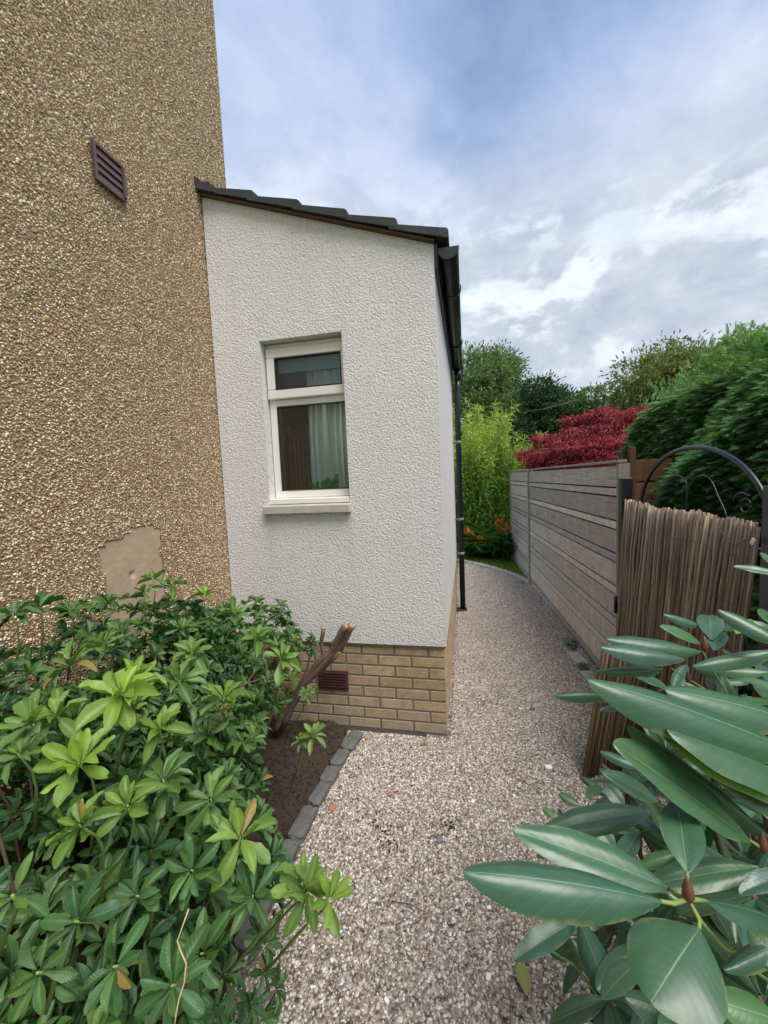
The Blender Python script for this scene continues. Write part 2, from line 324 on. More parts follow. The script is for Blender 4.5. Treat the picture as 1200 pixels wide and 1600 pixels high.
M['plantleaf'] = m_leaf('house_plant_leaf', [(.05, .45, .14), (.06, .55, .18)], None, .35, .3, None)
M['white'] = m_plain('white_quartz', (.82, .79, .74), .7, 60, .002)
M['terracotta'] = m_plain('terracotta', (.34, .15, .10), .85, 60, .002)
M['tan'] = m_plain('tan_stone', (.55, .38, .24), .8, 60, .002)
M['dryleaf'] = m_leaf('yellowed_leaf', [(.30, .33, .10), (.36, .36, .12)], None, .6, .2, (.45, .45, .2), .06, .4)
M['clip'] = m_plain('grey_clip', (.16, .16, .17), .5)
M['litter'] = m_leaf('litter_leaf', [(.10, .055, .03), (.20, .12, .06), (.30, .22, .12)], None, .8, .1, None)
M['wire'] = m_plain('wire', (.10, .10, .11), .6)
M['whitetie'] = m_plain('white_tie', (.8, .8, .8), .5)

# ------------------------------------------------------------------ object helpers
def tag(o, label=None, cat=None, group=None, kind=None):
    if label: o['label'] = label
    if cat: o['category'] = cat
    if group: o['group'] = group
    if kind: o['kind'] = kind
    return o
def empty(name, loc, label, cat, group=None):
    o = bpy.data.objects.new(name, None); o.empty_display_size = .1; o.location = loc; col.objects.link(o)
    return tag(o, label, cat, group)
def link(name, me, mat, parent=None, loc=None):
    o = bpy.data.objects.new(name, me); col.objects.link(o)
    if mat is not None and not me.materials:
        for m_ in (mat if isinstance(mat, (list, tuple)) else [mat]): me.materials.append(m_)
    if parent is not None:
        o.parent = parent; wl = parent_world(parent)
        o.matrix_parent_inverse = Matrix.Translation(-wl)
    return o
def parent_world(p):
    v = Vector(p.location); q = p
    return v if q.parent is None else v
class MB:
    def __init__(s): s.bm = bmesh.new(); s.r = s.bm.verts.layers.float.new('rnd')
    def box(s, x0, x1, y0, y1, z0, z1, bev=0, rot=None, piv=None, rnd=None):
        g = bmesh.ops.create_cube(s.bm, size=1)['verts']
        c = Vector(((x0+x1)/2, (y0+y1)/2, (z0+z1)/2)); sc = (abs(x1-x0), abs(y1-y0), abs(z1-z0))
        for v in g: v.co = Vector((v.co.x*sc[0], v.co.y*sc[1], v.co.z*sc[2]))+c
        if bev:
            es = list({e for v in g for e in v.link_edges})
            r_ = bmesh.ops.bevel(s.bm, geom=es, offset=bev, segments=1, affect='EDGES')
            g = list({v for f in r_['faces'] for v in f.verts} | {v for v in g if v.is_valid})
        if rot is not None: bmesh.ops.rotate(s.bm, verts=g, cent=piv or c, matrix=rot)
        rn = random.random() if rnd is None else rnd
        for v in g: v[s.r] = rn
        return g
    def tube(s, pts, rad, n=8, cap=True, rnd=None, wob=0):
        pts = [Vector(p) for p in pts]; k = len(pts)
        rad = rad if isinstance(rad, (list, tuple)) else [rad]*k
        rn = random.random() if rnd is None else rnd
        rings = []; up = Vector((.13, .21, .97))
        for i, p in enumerate(pts):
            t = (pts[min(i+1, k-1)]-pts[max(i-1, 0)]).normalized()
            if abs(t.dot(up)) > .95: up = Vector((1, .1, 0))
            a = t.cross(up).normalized(); b = t.cross(a); up = a.cross(t)*1.0
            ring = []
            for j in range(n):
                th = 2*math.pi*j/n; rr = rad[i]*(1+random.uniform(-wob, wob))
                v = s.bm.verts.new(p+a*math.cos(th)*rr+b*math.sin(th)*rr); v[s.r] = rn; ring.append(v)
            rings.append(ring)
        for i in range(k-1):
            for j in range(n):
                f = s.bm.faces.new((rings[i][j], rings[i][(j+1) % n], rings[i+1][(j+1) % n], rings[i+1][j])); f.smooth = True
        if cap:
            s.bm.faces.new(rings[0][::-1]); s.bm.faces.new(rings[-1])
        return rings
    def build(s, name, mat, parent=None):
        bmesh.ops.recalc_face_normals(s.bm, faces=s.bm.faces)
        me = bpy.data.meshes.new(name); s.bm.to_mesh(me); s.bm.free(); return link(name, me, mat, parent)

# ------- foliage engine: many copies of small curved leaf templates in one mesh
def leaf_tpl(rows=5, cols=(-1, 0, 1), maxat=.55, fold=.25, droop=.15, tip=1.0, wav=0., base=.12, rnd_=0., tex=None, ph=0.):
    vs, uvs = [], []
    for i in range(rows+1):
        t = i/rows
        if tex: t = 1-(1-t)**1.7
        if maxat > 0: 
            a = t/maxat if t < maxat else (1-t)/(1-maxat)
            wd = math.sin(min(1, max(0, a))*math.pi/2)**(((1.15 if maxat > .6 else .72) if tex else .85) if t < maxat else (tex or tip*.8))
        wd = max(wd, .10 if i == 0 else (.03 if i == rows else wd))
        for c in cols:
            z = fold*abs(c)*wd*.5 - rnd_*c*c*wd*.5 - droop*t*t + wav*math.sin(t*17+c*2+ph)*abs(c)*.5
            vs.append((c*wd*.5, t, z)); uvs.append((c, t))
    nc = len(cols); q = [(i*nc+j, i*nc+j+1, (i+1)*nc+j+1, (i+1)*nc+j) for i in range(rows) for j in range(nc-1)]
    return np.array(vs, float), np.array(q, int), np.array(uvs, float)
def norm(a): return a/np.maximum(np.linalg.norm(a, axis=-1, keepdims=True), 1e-9)
class Leaves:
    def __init__(s): s.V = []; s.Q = []; s.UV = []; s.Rn = []; s.T = []; s.n = 0
    def add(s, tpl, pos, D, N, L, W, tone=None):
        pos = np.atleast_2d(pos); k = len(pos)
        D = norm(np.broadcast_to(D, (k, 3)).astype(float)); N = np.broadcast_to(N, (k, 3)).astype(float)
        X = norm(np.cross(D, N)+1e-6); Z = np.cross(X, D)
        L = np.broadcast_to(L, k); W = np.broadcast_to(W, k)
        tv, tq, tuv = tpl; nv = len(tv)
        v = pos[:, None, :]+X[:, None, :]*(tv[None, :, 0, None]*W[:, None, None])+D[:, None, :]*(tv[None, :, 1, None]*L[:, None, None])+Z[:, None, :]*(tv[None, :, 2, None]*L[:, None, None])
        s.V.append(v.reshape(-1, 3)); s.Q.append((tq[None]+(np.arange(k)*nv)[:, None, None]+s.n).reshape(-1, 4))
        s.UV.append(np.tile(tuv, (k, 1))); s.Rn.append(np.repeat(rng.random(k), nv))
        tn = np.zeros(k) if tone is None else np.broadcast_to(tone, k); s.T.append(np.repeat(tn, nv)); s.n += k*nv
    def build(s, name, mat, parent=None):
        V = np.concatenate(s.V); Q = np.concatenate(s.Q); UV = np.concatenate(s.UV)
        me = bpy.data.meshes.new(name); me.vertices.add(len(V)); me.vertices.foreach_set('co', V.ravel())
        me.loops.add(Q.size); me.loops.foreach_set('vertex_index', Q.ravel().astype(np.int32))
        me.polygons.add(len(Q)); me.polygons.foreach_set('loop_start', np.arange(0, Q.size, 4, dtype=np.int32))
        me.update(calc_edges=True); me.polygons.foreach_set('use_smooth', np.ones(len(Q), bool))
        a = me.attributes.new('rnd', 'FLOAT', 'POINT'); a.data.foreach_set('value', np.concatenate(s.Rn))
        a = me.attributes.new('tone', 'FLOAT', 'POINT'); a.data.foreach_set('value', np.concatenate(s.T))
        u = me.uv_layers.new(name='UVMap'); u.data.foreach_set('uv', UV[Q.ravel()].ravel())
        me.validate(); return link(name, me, mat, parent)
def randdir(k):
    v = rng.normal(size=(k, 3)); return norm(v)
def rosettes(lv, tpls, C, A, k, L, asp=.33, el=(38, 88), tone=0., jit=.15):
    """whorls of k leaves round the axes A at the centres C"""
    C = np.atleast_2d(C); A = norm(np.atleast_2d(A).astype(float)); n = len(C)
    ref = np.where(np.abs(A[:, 2:3]) < .9, np.array([[0, 0, 1.]]), np.array([[1., 0, 0]])); X = norm(np.cross(A, ref)); Y = np.cross(A, X)
    L = np.broadcast_to(L, n); tone = np.broadcast_to(tone, n); ph0 = rng.random(n)*6.28
    for j in range(k):
        th = ph0+j*2.4+rng.normal(0, .15, n); e = np.radians(el[0]+(el[1]-el[0])*(1-(j+.5)/k)+rng.normal(0, 7, n))
        rad = X*np.cos(th)[:, None]+Y*np.sin(th)[:, None]
        D = A*np.cos(e)[:, None]+rad*np.sin(e)[:, None]+rng.normal(0, jit*.5, (n, 3))
        N = A*np.sin(e)[:, None]-rad*np.cos(e)[:, None]+rng.normal(0, jit, (n, 3))
        l = L*(.62+.42*(1-j/k)+rng.normal(0, .07, n)); sel = rng.integers(0, len(tpls), n)
        keep = rng.random(n) > .06
        for ti, tp in enumerate(tpls):
            m_ = (sel == ti) & keep
            if m_.any(): lv.add(tp, (C+rad*.006-A*(.012*(1-j/k))[..., None] if False else C+rad*.005)[m_], D[m_], N[m_], l[m_], (l*asp*rng.uniform(.85, 1.15, n))[m_], (np.clip(tone*(.55+.55*(j/k)), 0, 1))[m_])

def scatter(obj, mat, density, r0, r1, flat=(1, .8, .6), sub=2, seed=1, holes=True, patchscale=1.6, keep=.0, lift=.0, tilt=6.3):
    """real little stones laid over the faces of a sheet (one uncountable mass)"""
    g = bpy.data.node_groups.new(obj.name+'_stones', 'GeometryNodeTree')
    g.interface.new_socket('Geometry', in_out='INPUT', socket_type='NodeSocketGeometry'); g.interface.new_socket('Geometry', in_out='OUTPUT', socket_type='NodeSocketGeometry')
    gi = g.nodes.new('NodeGroupInput'); go = g.nodes.new('NodeGroupOutput')
    dp = g.nodes.new('GeometryNodeDistributePointsOnFaces'); dp.inputs['Seed'].default_value = seed; dp.inputs['Density'].default_value = density
    g.links.new(gi.outputs[0], dp.inputs[0])
    ico = g.nodes.new('GeometryNodeMeshIcoSphere'); ico.inputs['Subdivisions'].default_value = sub; ico.inputs['Radius'].default_value = 1
    nz = g.nodes.new('ShaderNodeTexNoise'); nz.inputs['Scale'].default_value = 1.1
    vm = g.nodes.new('ShaderNodeVectorMath'); vm.operation = 'SUBTRACT'; g.links.new(nz.outputs['Color'], vm.inputs[0]); vm.inputs[1].default_value = (.5, .5, .5)
    vs = g.nodes.new('ShaderNodeVectorMath'); vs.operation = 'SCALE'; vs.inputs['Scale'].default_value = 1.3; g.links.new(vm.outputs[0], vs.inputs[0])
    spn = g.nodes.new('GeometryNodeSetPosition'); g.links.new(ico.outputs[0], spn.inputs[0]); g.links.new(vs.outputs[0], spn.inputs['Offset'])
    sm = g.nodes.new('GeometryNodeSetMaterial'); sm.inputs['Material'].default_value = mat; g.links.new(spn.outputs[0], sm.inputs[0])
    sh = g.nodes.new('GeometryNodeSetShadeSmooth'); sh.inputs['Shade Smooth'].default_value = sub > 1; g.links.new(sm.outputs[0], sh.inputs[0])
    ip = g.nodes.new('GeometryNodeInstanceOnPoints'); g.links.new(dp.outputs['Points'], ip.inputs['Points']); g.links.new(sh.outputs[0], ip.inputs['Instance'])
    rr = g.nodes.new('FunctionNodeRandomValue'); rr.data_type = 'FLOAT_VECTOR'; rr.inputs[0].default_value = (-.5, -.5, 0) if tilt > 6 else (-tilt, -tilt, 0); rr.inputs[1].default_value = (.5, .5, 6.28) if tilt > 6 else (tilt, tilt, 6.28)
    rs = g.nodes.new('FunctionNodeRandomValue'); rs.data_type = 'FLOAT'; rs.inputs[2].default_value = r0; rs.inputs[3].default_value = r1
    p3 = g.nodes.new('ShaderNodeMath'); p3.operation = 'POWER'
    rs2 = g.nodes.new('FunctionNodeRandomValue'); rs2.data_type = 'FLOAT'; rs2.inputs['Seed'].default_value = 7
    g.links.new(rs2.outputs[1], p3.inputs[0]); p3.inputs[1].default_value = 2.2
    mr = g.nodes.new('ShaderNodeMapRange'); g.links.new(p3.outputs[0], mr.inputs[0]); mr.inputs[3].default_value = r0; mr.inputs[4].default_value = r1
    sv = g.nodes.new('ShaderNodeVectorMath'); sv.operation = 'SCALE'; g.links.new(mr.outputs[0], sv.inputs['Scale'])
    fr = g.nodes.new('FunctionNodeRandomValue'); fr.data_type = 'FLOAT_VECTOR'; fr.inputs[0].default_value = (flat[0]*.85, flat[1]*.75, flat[2]*.75); fr.inputs[1].default_value = (flat[0]*1.2, flat[1]*1.2, flat[2]*1.3); fr.inputs['Seed'].default_value = 3
    g.links.new(fr.outputs[0], sv.inputs[0]); g.links.new(sv.outputs[0], ip.inputs['Scale'])
    ra = g.nodes.new('FunctionNodeRotateRotation') if hasattr(bpy.types, 'FunctionNodeRotateRotation') else None
    e2r = g.nodes.new('FunctionNodeEulerToRotation'); g.links.new(rr.outputs[0], e2r.inputs[0])
    ra.rotation_space = 'LOCAL'; g.links.new(dp.outputs['Rotation'], ra.inputs[0]); g.links.new(e2r.outputs[0], ra.inputs[1]); g.links.new(ra.outputs[0], ip.inputs['Rotation'])
    if holes:
        n2 = g.nodes.new('ShaderNodeTexNoise'); n2.inputs['Scale'].default_value = patchscale; n2.inputs['Detail'].default_value = 4
        m2 = g.nodes.new('ShaderNodeMapRange'); g.links.new(n2.outputs[0], m2.inputs[0]); m2.inputs[1].default_value = .56; m2.inputs[2].default_value = .68; m2.inputs[3].default_value = density; m2.inputs[4].default_value = density*keep
        g.links.new(m2.outputs[0], dp.inputs['Density'])
    j = g.nodes.new('GeometryNodeJoinGeometry'); g.links.new(gi.outputs[0], j.inputs[0]); g.links.new(ip.outputs[0], j.inputs[0]); g.links.new(j.outputs[0], go.inputs[0])
    md = obj.modifiers.new('stones', 'NODES'); md.node_group = g
def sheet(name, x0, x1, y0, y1, z, nx=1, ny=1, mat=None, fn=None, plane='xy', parent=None, skip=None):
    bm = bmesh.new(); gr = {}
    for i in range(nx+1):
        for j in range(ny+1):
            a = x0+(x1-x0)*i/nx; b = y0+(y1-y0)*j/ny; h = z+(fn(a, b) if fn else 0)
            gr[i, j] = bm.verts.new((a, b, h) if plane == 'xy' else (h, a, b))
    for i in range(nx):
        for j in range(ny):
            a = x0+(x1-x0)*(i+.5)/nx; b = y0+(y1-y0)*(j+.5)/ny
            if skip and skip(a, b): continue
            f = bm.faces.new((gr[i, j], gr[i+1, j], gr[i+1, j+1], gr[i, j+1])); f.smooth = True
    me = bpy.data.meshes.new(name); bm.to_mesh(me); bm.free(); return link(name, me, mat, parent)
def hash2(x, y, s=1.0):
    return math.sin(x*s*1.7+y*s*2.3)*.5+math.sin(x*s*4.1-y*s*3.3+1.3)*.3+math.sin(x*s*9.7+y*s*8.1+.4)*.2

# ================================================================== SETTING
g = sheet('ground', -60, 60, -40, 140, -.03, 1, 1, M['turf']); tag(g, kind='structure')
XE, YG, XW = -.155, 2.515, -1.66            # extension corner, gable plane, house side wall
def curve_x(b):
    t = b-6.35
    return .92-.21*t-.248*t*t if t > 0 else 9
p = sheet('gravel_path', -.84, 1.12, .0, 8.6, 0, 80, 320, M['gravel'], lambda a, b: .006*hash2(a, b, 3)+.004*hash2(a, b, 9),
          skip=lambda a, b: (a > curve_x(b)-.02) or (b > 2.5 and a < -.3) )
tag(p, kind='structure')
gv = sheet('gravel', -.795, 1.06, .75, 8.4, .004, 60, 220, M['gravel'], lambda a, b: .006*hash2(a, b, 3)+.004*hash2(a, b, 9),
           skip=lambda a, b: (b > YG-.01 and a < XE+.01) or a > curve_x(b)-.04)
tag(gv, 'pink and grey pea gravel covering the path', 'gravel', kind='stuff')
scatter(gv, M['pebble'], 16000, .0032, .0080, (1, .82, .62), 2, 3, True, 2.6, .12)
def soilz(a, b): return .035+.018*hash2(a, b, 5)+.012*hash2(a, b, 17)-.03*max(0, (a+.95)/.1)
sb = sheet('soil_bed', -1.66, -.84, -.6, 2.51, 0, 60, 160, M['soil'], soilz); tag(sb, kind='structure')
scatter(sb, M['soil'], 2500, .003, .010, (1, .9, .8), 1, 9, False)
lw = sheet('lawn', -8, 8, 6.2, 16, .012, 80, 60, M['turf'], lambda a, b: .01*hash2(a, b, 1), skip=lambda a, b: a < curve_x(b)-.02 and b < 8.9 and a > -.2)
tag(lw, kind='structure')
# grass blades on the visible corner of lawn
lv = Leaves(); tp = leaf_tpl(3, (-1, 1), .3, 0, .35)
k = 9000; gx = rng.uniform(-.1, 1.0, k); gy = rng.uniform(6.4, 9.2, k); keep = gx > (.92-.21*(gy-6.35)-.248*(gy-6.35)**2)+.03
gx, gy = gx[keep], gy[keep]; k = len(gx); D = rng.normal(0, .45, (k, 3)); D[:, 2] = 1
lv.add(tp, np.c_[gx, gy, np.full(k, .015)], D, rng.normal(size=(k, 3)), rng.uniform(.02, .05, k), .006)
tag(lv.build('grass', M['grass']), 'short mown grass of the lawn beyond the curved setts', 'grass', kind='stuff')

# ================================================================== MAIN HOUSE
ho = empty('house', (-5, 0, 0), 'tall house side wall in brown pebble dash left of the white extension', 'house')
mb = MB(); mb.box(-9, XW-.035, -4, 2.838, 0, 6.2); mb.build('wall', M['mortar'], ho)
PY0, PY1, PZ0, PZ1 = 1.53, 1.90, .95, 1.52
def patch_e(a, b):
    wob = .012*math.sin(b*31)+.008*math.sin(b*77+1)
    top = PZ1-.07+.10*(a-PY0)/(PY1-PY0)-.05/(1+math.exp(-(a-1.85)*90))+.004*math.sin(a*60)
    return min(a-PY0-wob, PY1+wob*.8-a, top-b), top
def inpatch(a, b):
    return patch_e(a, b)[0] > 0 and b > PZ0
def inpatch_old(a, b):
    wob = .018*math.sin(b*31)+.012*math.sin(b*77+1)
    top = PZ1-.07+.10*(a-PY0)/(PY1-PY0)-(.05 if a > 1.84 else 0)+.01*math.sin(a*60)
    return PY0+wob < a < PY1+wob*.8 and PZ0 < b < top
pd = sheet('pebble_dash', -.6, 2.835, .3, 6.15, XW-.008, 170, 270, M['mortar'], plane='yz', parent=ho, skip=inpatch)
pd['kind'] = 'stuff'
for ob in (pd,):
    scatter(ob, M['dash'], 16500, .0032, .0064, (1, .8, .75), 2, 5, False, tilt=.7)
# the bare patch of sand mortar
bm = bmesh.new(); nx, nz_ = 60, 80; gr = {}
for i in range(nx+1):
    for j in range(nz_+1):
        a = PY0-.05+(PY1-PY0+.10)*i/nx; b = PZ0-.02+(PZ1-PZ0+.10)*j/nz_
        u = (a-PY0)/(PY1-PY0); e, top = patch_e(a, b)
        h = XW-.013 + .002*hash2(a, b, 6)
        rim = math.exp(-((b-top-.012)/.022)**2)*(1 if 0 < u < 1 else 0); h += 0
        dd = math.hypot(a-1.70, (b-1.275)); h -= .014*math.exp(-(dd/.014)**2)
        h -= .03*min(1, max(0, -e-.012)/.01)
        gr[i, j] = bm.verts.new((h, a, b))
for i in range(nx):
    for j in range(nz_):
        f = bm.faces.new((gr[i, j], gr[i+1, j], gr[i+1, j+1], gr[i, j+1])); f.smooth = True
me = bpy.data.meshes.new('mortar_patch'); bm.to_mesh(me); bm.free(); o = link('mortar_patch', me, M['patch'], ho); o['label'] = 'smooth bare sand mortar patch low on the wall'
# roof of the house (above the picture)
mb = MB()
bm = mb.bm
vs = [bm.verts.new(v) for v in ((-9.3, -4.2, 6.2), (XW+.03, -4.2, 6.2), (XW+.03, 2.9, 6.2), (-9.3, 2.9, 6.2), (-5.3, -4.2, 8.4), (-5.3, 2.9, 8.4))]
for f in ((0, 1, 2, 3), (0, 4, 1), (2, 5, 3), (1, 4, 5, 2), (0, 3, 5, 4)): bm.faces.new([vs[i] for i in f])
mb.build('roof', M['tile'], ho)
# louvre vent
mb = MB(); X1 = XW+.004
y0, y1, z0, z1 = 1.676, 1.846, 3.150, 3.324
t = .014
mb.box(X1, X1+.014, y0, y1, z1-t, z1); mb.box(X1, X1+.014, y0, y1, z0, z0+t)
mb.box(X1, X1+.014, y0, y0+t, z0+t, z1-t); mb.box(X1, X1+.022, y1-t, y1, z0+t, z1-t)
mb.box(X1-.002, X1+.003, y0+t, y1-t, z0+t, z1-t)
vo = mb.build('louvre_vent', M['vent'], ho); vo['label'] = 'brown plastic louvre vent high on the wall'
for i in range(4):
    zc = z0+t+(z1-z0-2*t)*(i+.5)/4
    mb = MB(); mb.box(X1+.004, X1+.008, y0+t+.001, y1-t-.001, zc-.0215, zc+.0215, rot=Matrix.Rotation(R(-15), 3, 'Y'), piv=Vector((X1+.007, 0, zc)))
    mb.build('louvre', M['vent'], vo)

# ================================================================== EXTENSION
ex = empty('house_extension', (-.9, 3.9, 0), 'single storey white roughcast extension with sloping tiled roof on a buff brick base', 'extension')
YE = 5.38; ZB = .612; TH = .27
def rz(x): return 3.08+(XE-x)*.351            # top of wall under the roof slope
WX0, WX1, WZ0, WZ1 = -1.318, -.750, 1.560, 2.648
mb = MB(); bm = mb.bm
def prism(x0, x1, y0, y1, za, zb0, zb1, bm=bm):
    v = [bm.verts.new(c) for c in ((x0, y0, za), (x1, y0, za), (x1, y1, za), (x0, y1, za), (x0, y0, zb0), (x1, y0, zb1), (x1, y1, zb1), (x0, y1, zb0))]
    for f in ((0, 3, 2, 1), (4, 5, 6, 7), (0, 1, 5, 4), (1, 2, 6, 5), (2, 3, 7, 6), (3, 0, 4, 7)): bm.faces.new([v[i] for i in f])
# gable wall as one sheet with the window opening, subdivided
def gable(bm):
    xs = [XW, WX0, WX1, XE]; 
    for side, y in ((0, YG), (1, YG+TH)):
        pass
    F = lambda x, z, y: bm.verts.new((x, y, z))
    def ring(y):
        A = {}
        for i, x in enumerate(xs):
            for j, z in enumerate((ZB, WZ0, WZ1, rz(x))): A[i, j] = F(x, z, y)
        return A
    A, B = ring(YG), ring(YG+TH)
    for i in range(3):
        for j in range(3):
            if (i, j) == (1, 1): continue
            bm.faces.new((A[i, j], A[i+1, j], A[i+1, j+1], A[i, j+1])); bm.faces.new((B[i, j], B[i, j+1], B[i+1, j+1], B[i+1, j]))
    for (a, b) in (((1, 1), (2, 1)), ((2, 1), (2, 2)), ((2, 2), (1, 2)), ((1, 2), (1, 1))):
        bm.faces.new((A[a], A[b], B[b], B[a]))
    for i in range(3): bm.faces.new((A[i, 3], A[i+1, 3], B[i+1, 3], B[i, 3])); bm.faces.new((A[i, 0], B[i, 0], B[i+1, 0], A[i+1, 0]))
    for i in (0, 3):
        for j in range(3): bm.faces.new((A[i, j], A[i, j+1], B[i, j+1], B[i, j]))
gable(bm)
prism(XE-TH, XE, YG+TH+.0005, YE, ZB, rz(XE-TH), rz(XE))
prism(XW+.001, XW+TH-.1, 2.845, YE-.001, ZB, rz(XW), rz(XW+TH-.1))
prism(XW+TH-.1+.0005, -1.25, YE-.25, YE-.001, ZB, rz(XW+TH-.1), rz(-1.25)); prism(-.5, XE-TH-.0005, YE-.25, YE-.001, ZB, rz(-.5), rz(XE-TH))
prism(-1.2495, -.5005, YE-.25, YE-.001, ZB, 1.1, 1.1); prism(-1.2495, -.5005, YE-.25, YE-.001, 2.7, rz(-1.25), rz(-.5))  # unseen opening in the end wall, added to let light into the room
mb.build('wall', M['roughcast'], ex)
mb = MB(); mb.box(XW+.002, XE-.004, YG+.0006, YG+.004, ZB-.012, ZB-.001); mb.build('drip_bead', M['undercloak'], ex)
mb = MB(); mb.box(XW+.13, XE-.26, YG+.26, YE-.3, .50, .58); mb.build('floor', M['roomwall'], ex)
mb = MB(); mb.box(XW+TH-.098, XW+TH-.08, 2.86, YE-.26, .6, 3.2); mb.build('panelling', M['roomwall'], ex)
# brick plinth: real bricks proud of their joints
mb = MB(); mb.box(XW+.002, XE-.0150, YG+.0175, YE-.02, -.03, ZB-.013); mb.build('brick_joints', M['joint'], ex)
mb = MB()
for c in range(-1, 8):
    z0 = ZB-.014-.075*(c+1)+.010 if False else ZB-.076-.075*c; z1 = z0+.064
    if c == 7: z1 = z0+.064
    off = 0 if c % 2 else .1125
    x = XE-.0125-off-.0
    first = True; x1 = XE-.012
    while x1 > XW:
        L = (.102 if (c % 2 == 0) else .215) if first else .215
        x0 = max(x1-L, XW+.003); first = False
        if x1-x0 > .03 and not (c == 0 and False):
            mb.box(x0, x1, YG+.015, YG+.10, z0, min(z1, ZB-.015), .003)
        x1 = x0-.011
    y0_ = YG+.105 if c % 2 else YG+.105
    first = True
    while y0_ < YE-.02:
        L = (.215-.09 if c % 2 else .215) if first else .215
        y1_ = min(y0_+L, YE-.01); first = False
        mb.box(XE-.10, XE-.0125, y0_, y1_, z0, min(z1, ZB-.015), .003); y0_ = y1_+.011
mb.build('brick_plinth', M['brick'], ex)
# air brick
ab = MB(); ax0, ax1, az0, az1 = -1.047, -.828, .268, .408
ab.box(ax0, ax1, YG+.004, YG+.03, az0, az1, .002); abo = ab.build('air_brick', M['airbrick'], ex); abo['label'] = 'dark red plastic air brick with rows of small holes'
gm = MB()
for i in range(13):
    for j in range(6):
        gx0 = ax0+.014+(ax1-ax0-.028)*i/13; gz0 = az0+.012+(az1-az0-.024)*j/6
        gm.box(gx0+.002, gx0+.0115, YG-.003, YG+.0035, gz0+.012, gz0+.0185)
gm.build('grille', M['airbrick'], abo)
dm = MB(); 
for j in range(6):
    gz0 = az0+.012+(az1-az0-.024)*j/6; dm.box(ax0+.012, ax1-.012, YG+.0015, YG+.0036, gz0+.001, gz0+.0115)
dm.build('dark_strips', M['seal'], abo)  # near-black solid strips on the face in place of open holes
# window
YF = YG+.075                                  # face of the frame
wn = MB()
def fr(mb, x0, x1, z0, z1, w_, yf, yb, bev=.004):
    mb.box(x0, x1, yf, yb, z1-w_, z1, bev); mb.box(x0, x1, yf, yb, z0, z0+w_, bev)
    mb.box(x0, x0+w_, yf+.0004, yb, z0+w_-.002, z1-w_+.002, bev); mb.box(x1-w_, x1, yf+.0004, yb, z0+w_-.002, z1-w_+.002, bev)
fx0, fx1, fz0, fz1 = WX0+.004, WX1+.034, WZ0+.042, WZ1-.004
fr(wn, fx0, fx1, fz0, fz1, .052, YF+.006, YF+.066)
ztr = 2.262
wn.box(fx0+.05, fx1-.05, YF+.0065, YF+.065, ztr-.032, ztr+.012, .004)
win = wn.build('window', M['upvc'], ex)
sm = MB(); fr(sm, fx0+.004, fx1-.004, ztr+.014, fz1-.036, .062, YF-.022, YF+.02, .006); sa = sm.build('top_hung_sash', M['upvc'], win)
gk = MB(); fr(gk, fx0+.0665, fx1-.0665, ztr+.0765, fz1-.0985, .005, YF-.0225, YF+.01, 0); fr(gk, fx0+.0525, fx1-.0525, fz0+.0525, ztr-.0325, .006, YF+.004, YF+.02, 0); gk.build('rubber_seal', M['seal'], win)
pm = MB(); pm.box(fx0+.06, fx1-.06, YF-.005, YF+.001, ztr+.07, fz1-.09); o = pm.build('pane', M['obscure'], win); o['label'] = 'small upper pane of patterned glass'
pm = MB(); pm.box(fx0+.05, fx1-.05, YF+.024, YF+.03, fz0+.045, ztr-.03); o = pm.build('pane', M['glass'], win); o['label'] = 'tall clear lower pane'
sl = MB(); sl.box(fx0-.012+.004, WX1-.001, YG+.004, YF+.07, WZ0+.004, WZ0+.041, .005); sl.build('frame_sill', M['upvc'], win)
st = MB(); st.box(-1.352, -.742, YG-.045, YG+.12, 1.500, 1.556, .005); st.build('window_sill', M['sill'], ex)

# roof: courses of interlocking tiles seen edge-on at the verge
NT = 6; xt0, xt1 = XW-.01, -.065; slope = math.atan(.351); gauge = (xt1-xt0)/5.35
yv0 = YG-.05
rf = empty('x', (0, 0, 0), 'x', 'x'); bpy.data.objects.remove(rf)
mb = MB(); bm = mb.bm
def zr(x): return rz(x)+.010
NY = 60
for k_ in range(NT):
    xe = xt1-k_*gauge; xs_ = max(xe-gauge*1.16, xt0+.001)
    jit = random.uniform(-.006, .006)
    lo = .072+jit; hi = .012 if xs_ > xt0+.01 else .03
    top_a, top_b = zr(xs_)+hi+.018, zr(xe)+lo; bot_a, bot_b = zr(xs_)+hi-.008, zr(xe)+lo-.052
    rows = []
    for j in range(NY+1):
        y = yv0+jit*.8+(YE+.06-yv0)*j/NY; wv = .012*max(0, math.sin(j*math.pi/2.5))
        if j == 0: wv = 0
        rows.append([bm.verts.new(c) for c in ((xs_, y, top_a+wv), (xe-.012, y, top_b+wv+.001), (xe, y, top_b+wv-.010), (xe, y, bot_b+.004), (xe-.01, y, bot_b), (xs_, y, bot_a))])
    for j in range(NY):
        for i in range(6):
            bm.faces.new((rows[j][i], rows[j+1][i], rows[j+1][(i+1) % 6], rows[j][(i+1) % 6]))
    bm.faces.new(rows[0]); bm.faces.new(rows[-1][::-1])
roof = mb.build('roof', M['tile'], ex)
mb = MB(); bm = mb.bm
v = [bm.verts.new(c) for c in ((XW+.001, YG-.035, rz(XW)+.002), (XE+.005, YG-.035, rz(XE)+.002), (XE+.005, YG-.035, rz(XE)+.009), (XW+.001, YG-.035, rz(XW)+.009))]
v2 = [bm.verts.new(c.co+Vector((0, .30, 0))) for c in v]
for f in ((0, 1, 2, 3),): bm.faces.new([v[i] for i in f]); bm.faces.new([v2[i] for i in f][::-1])
for i in range(4): bm.faces.new((v[i], v[(i+1) % 4], v2[(i+1) % 4], v2[i]))
mb.build('undercloak', M['undercloak'], roof)
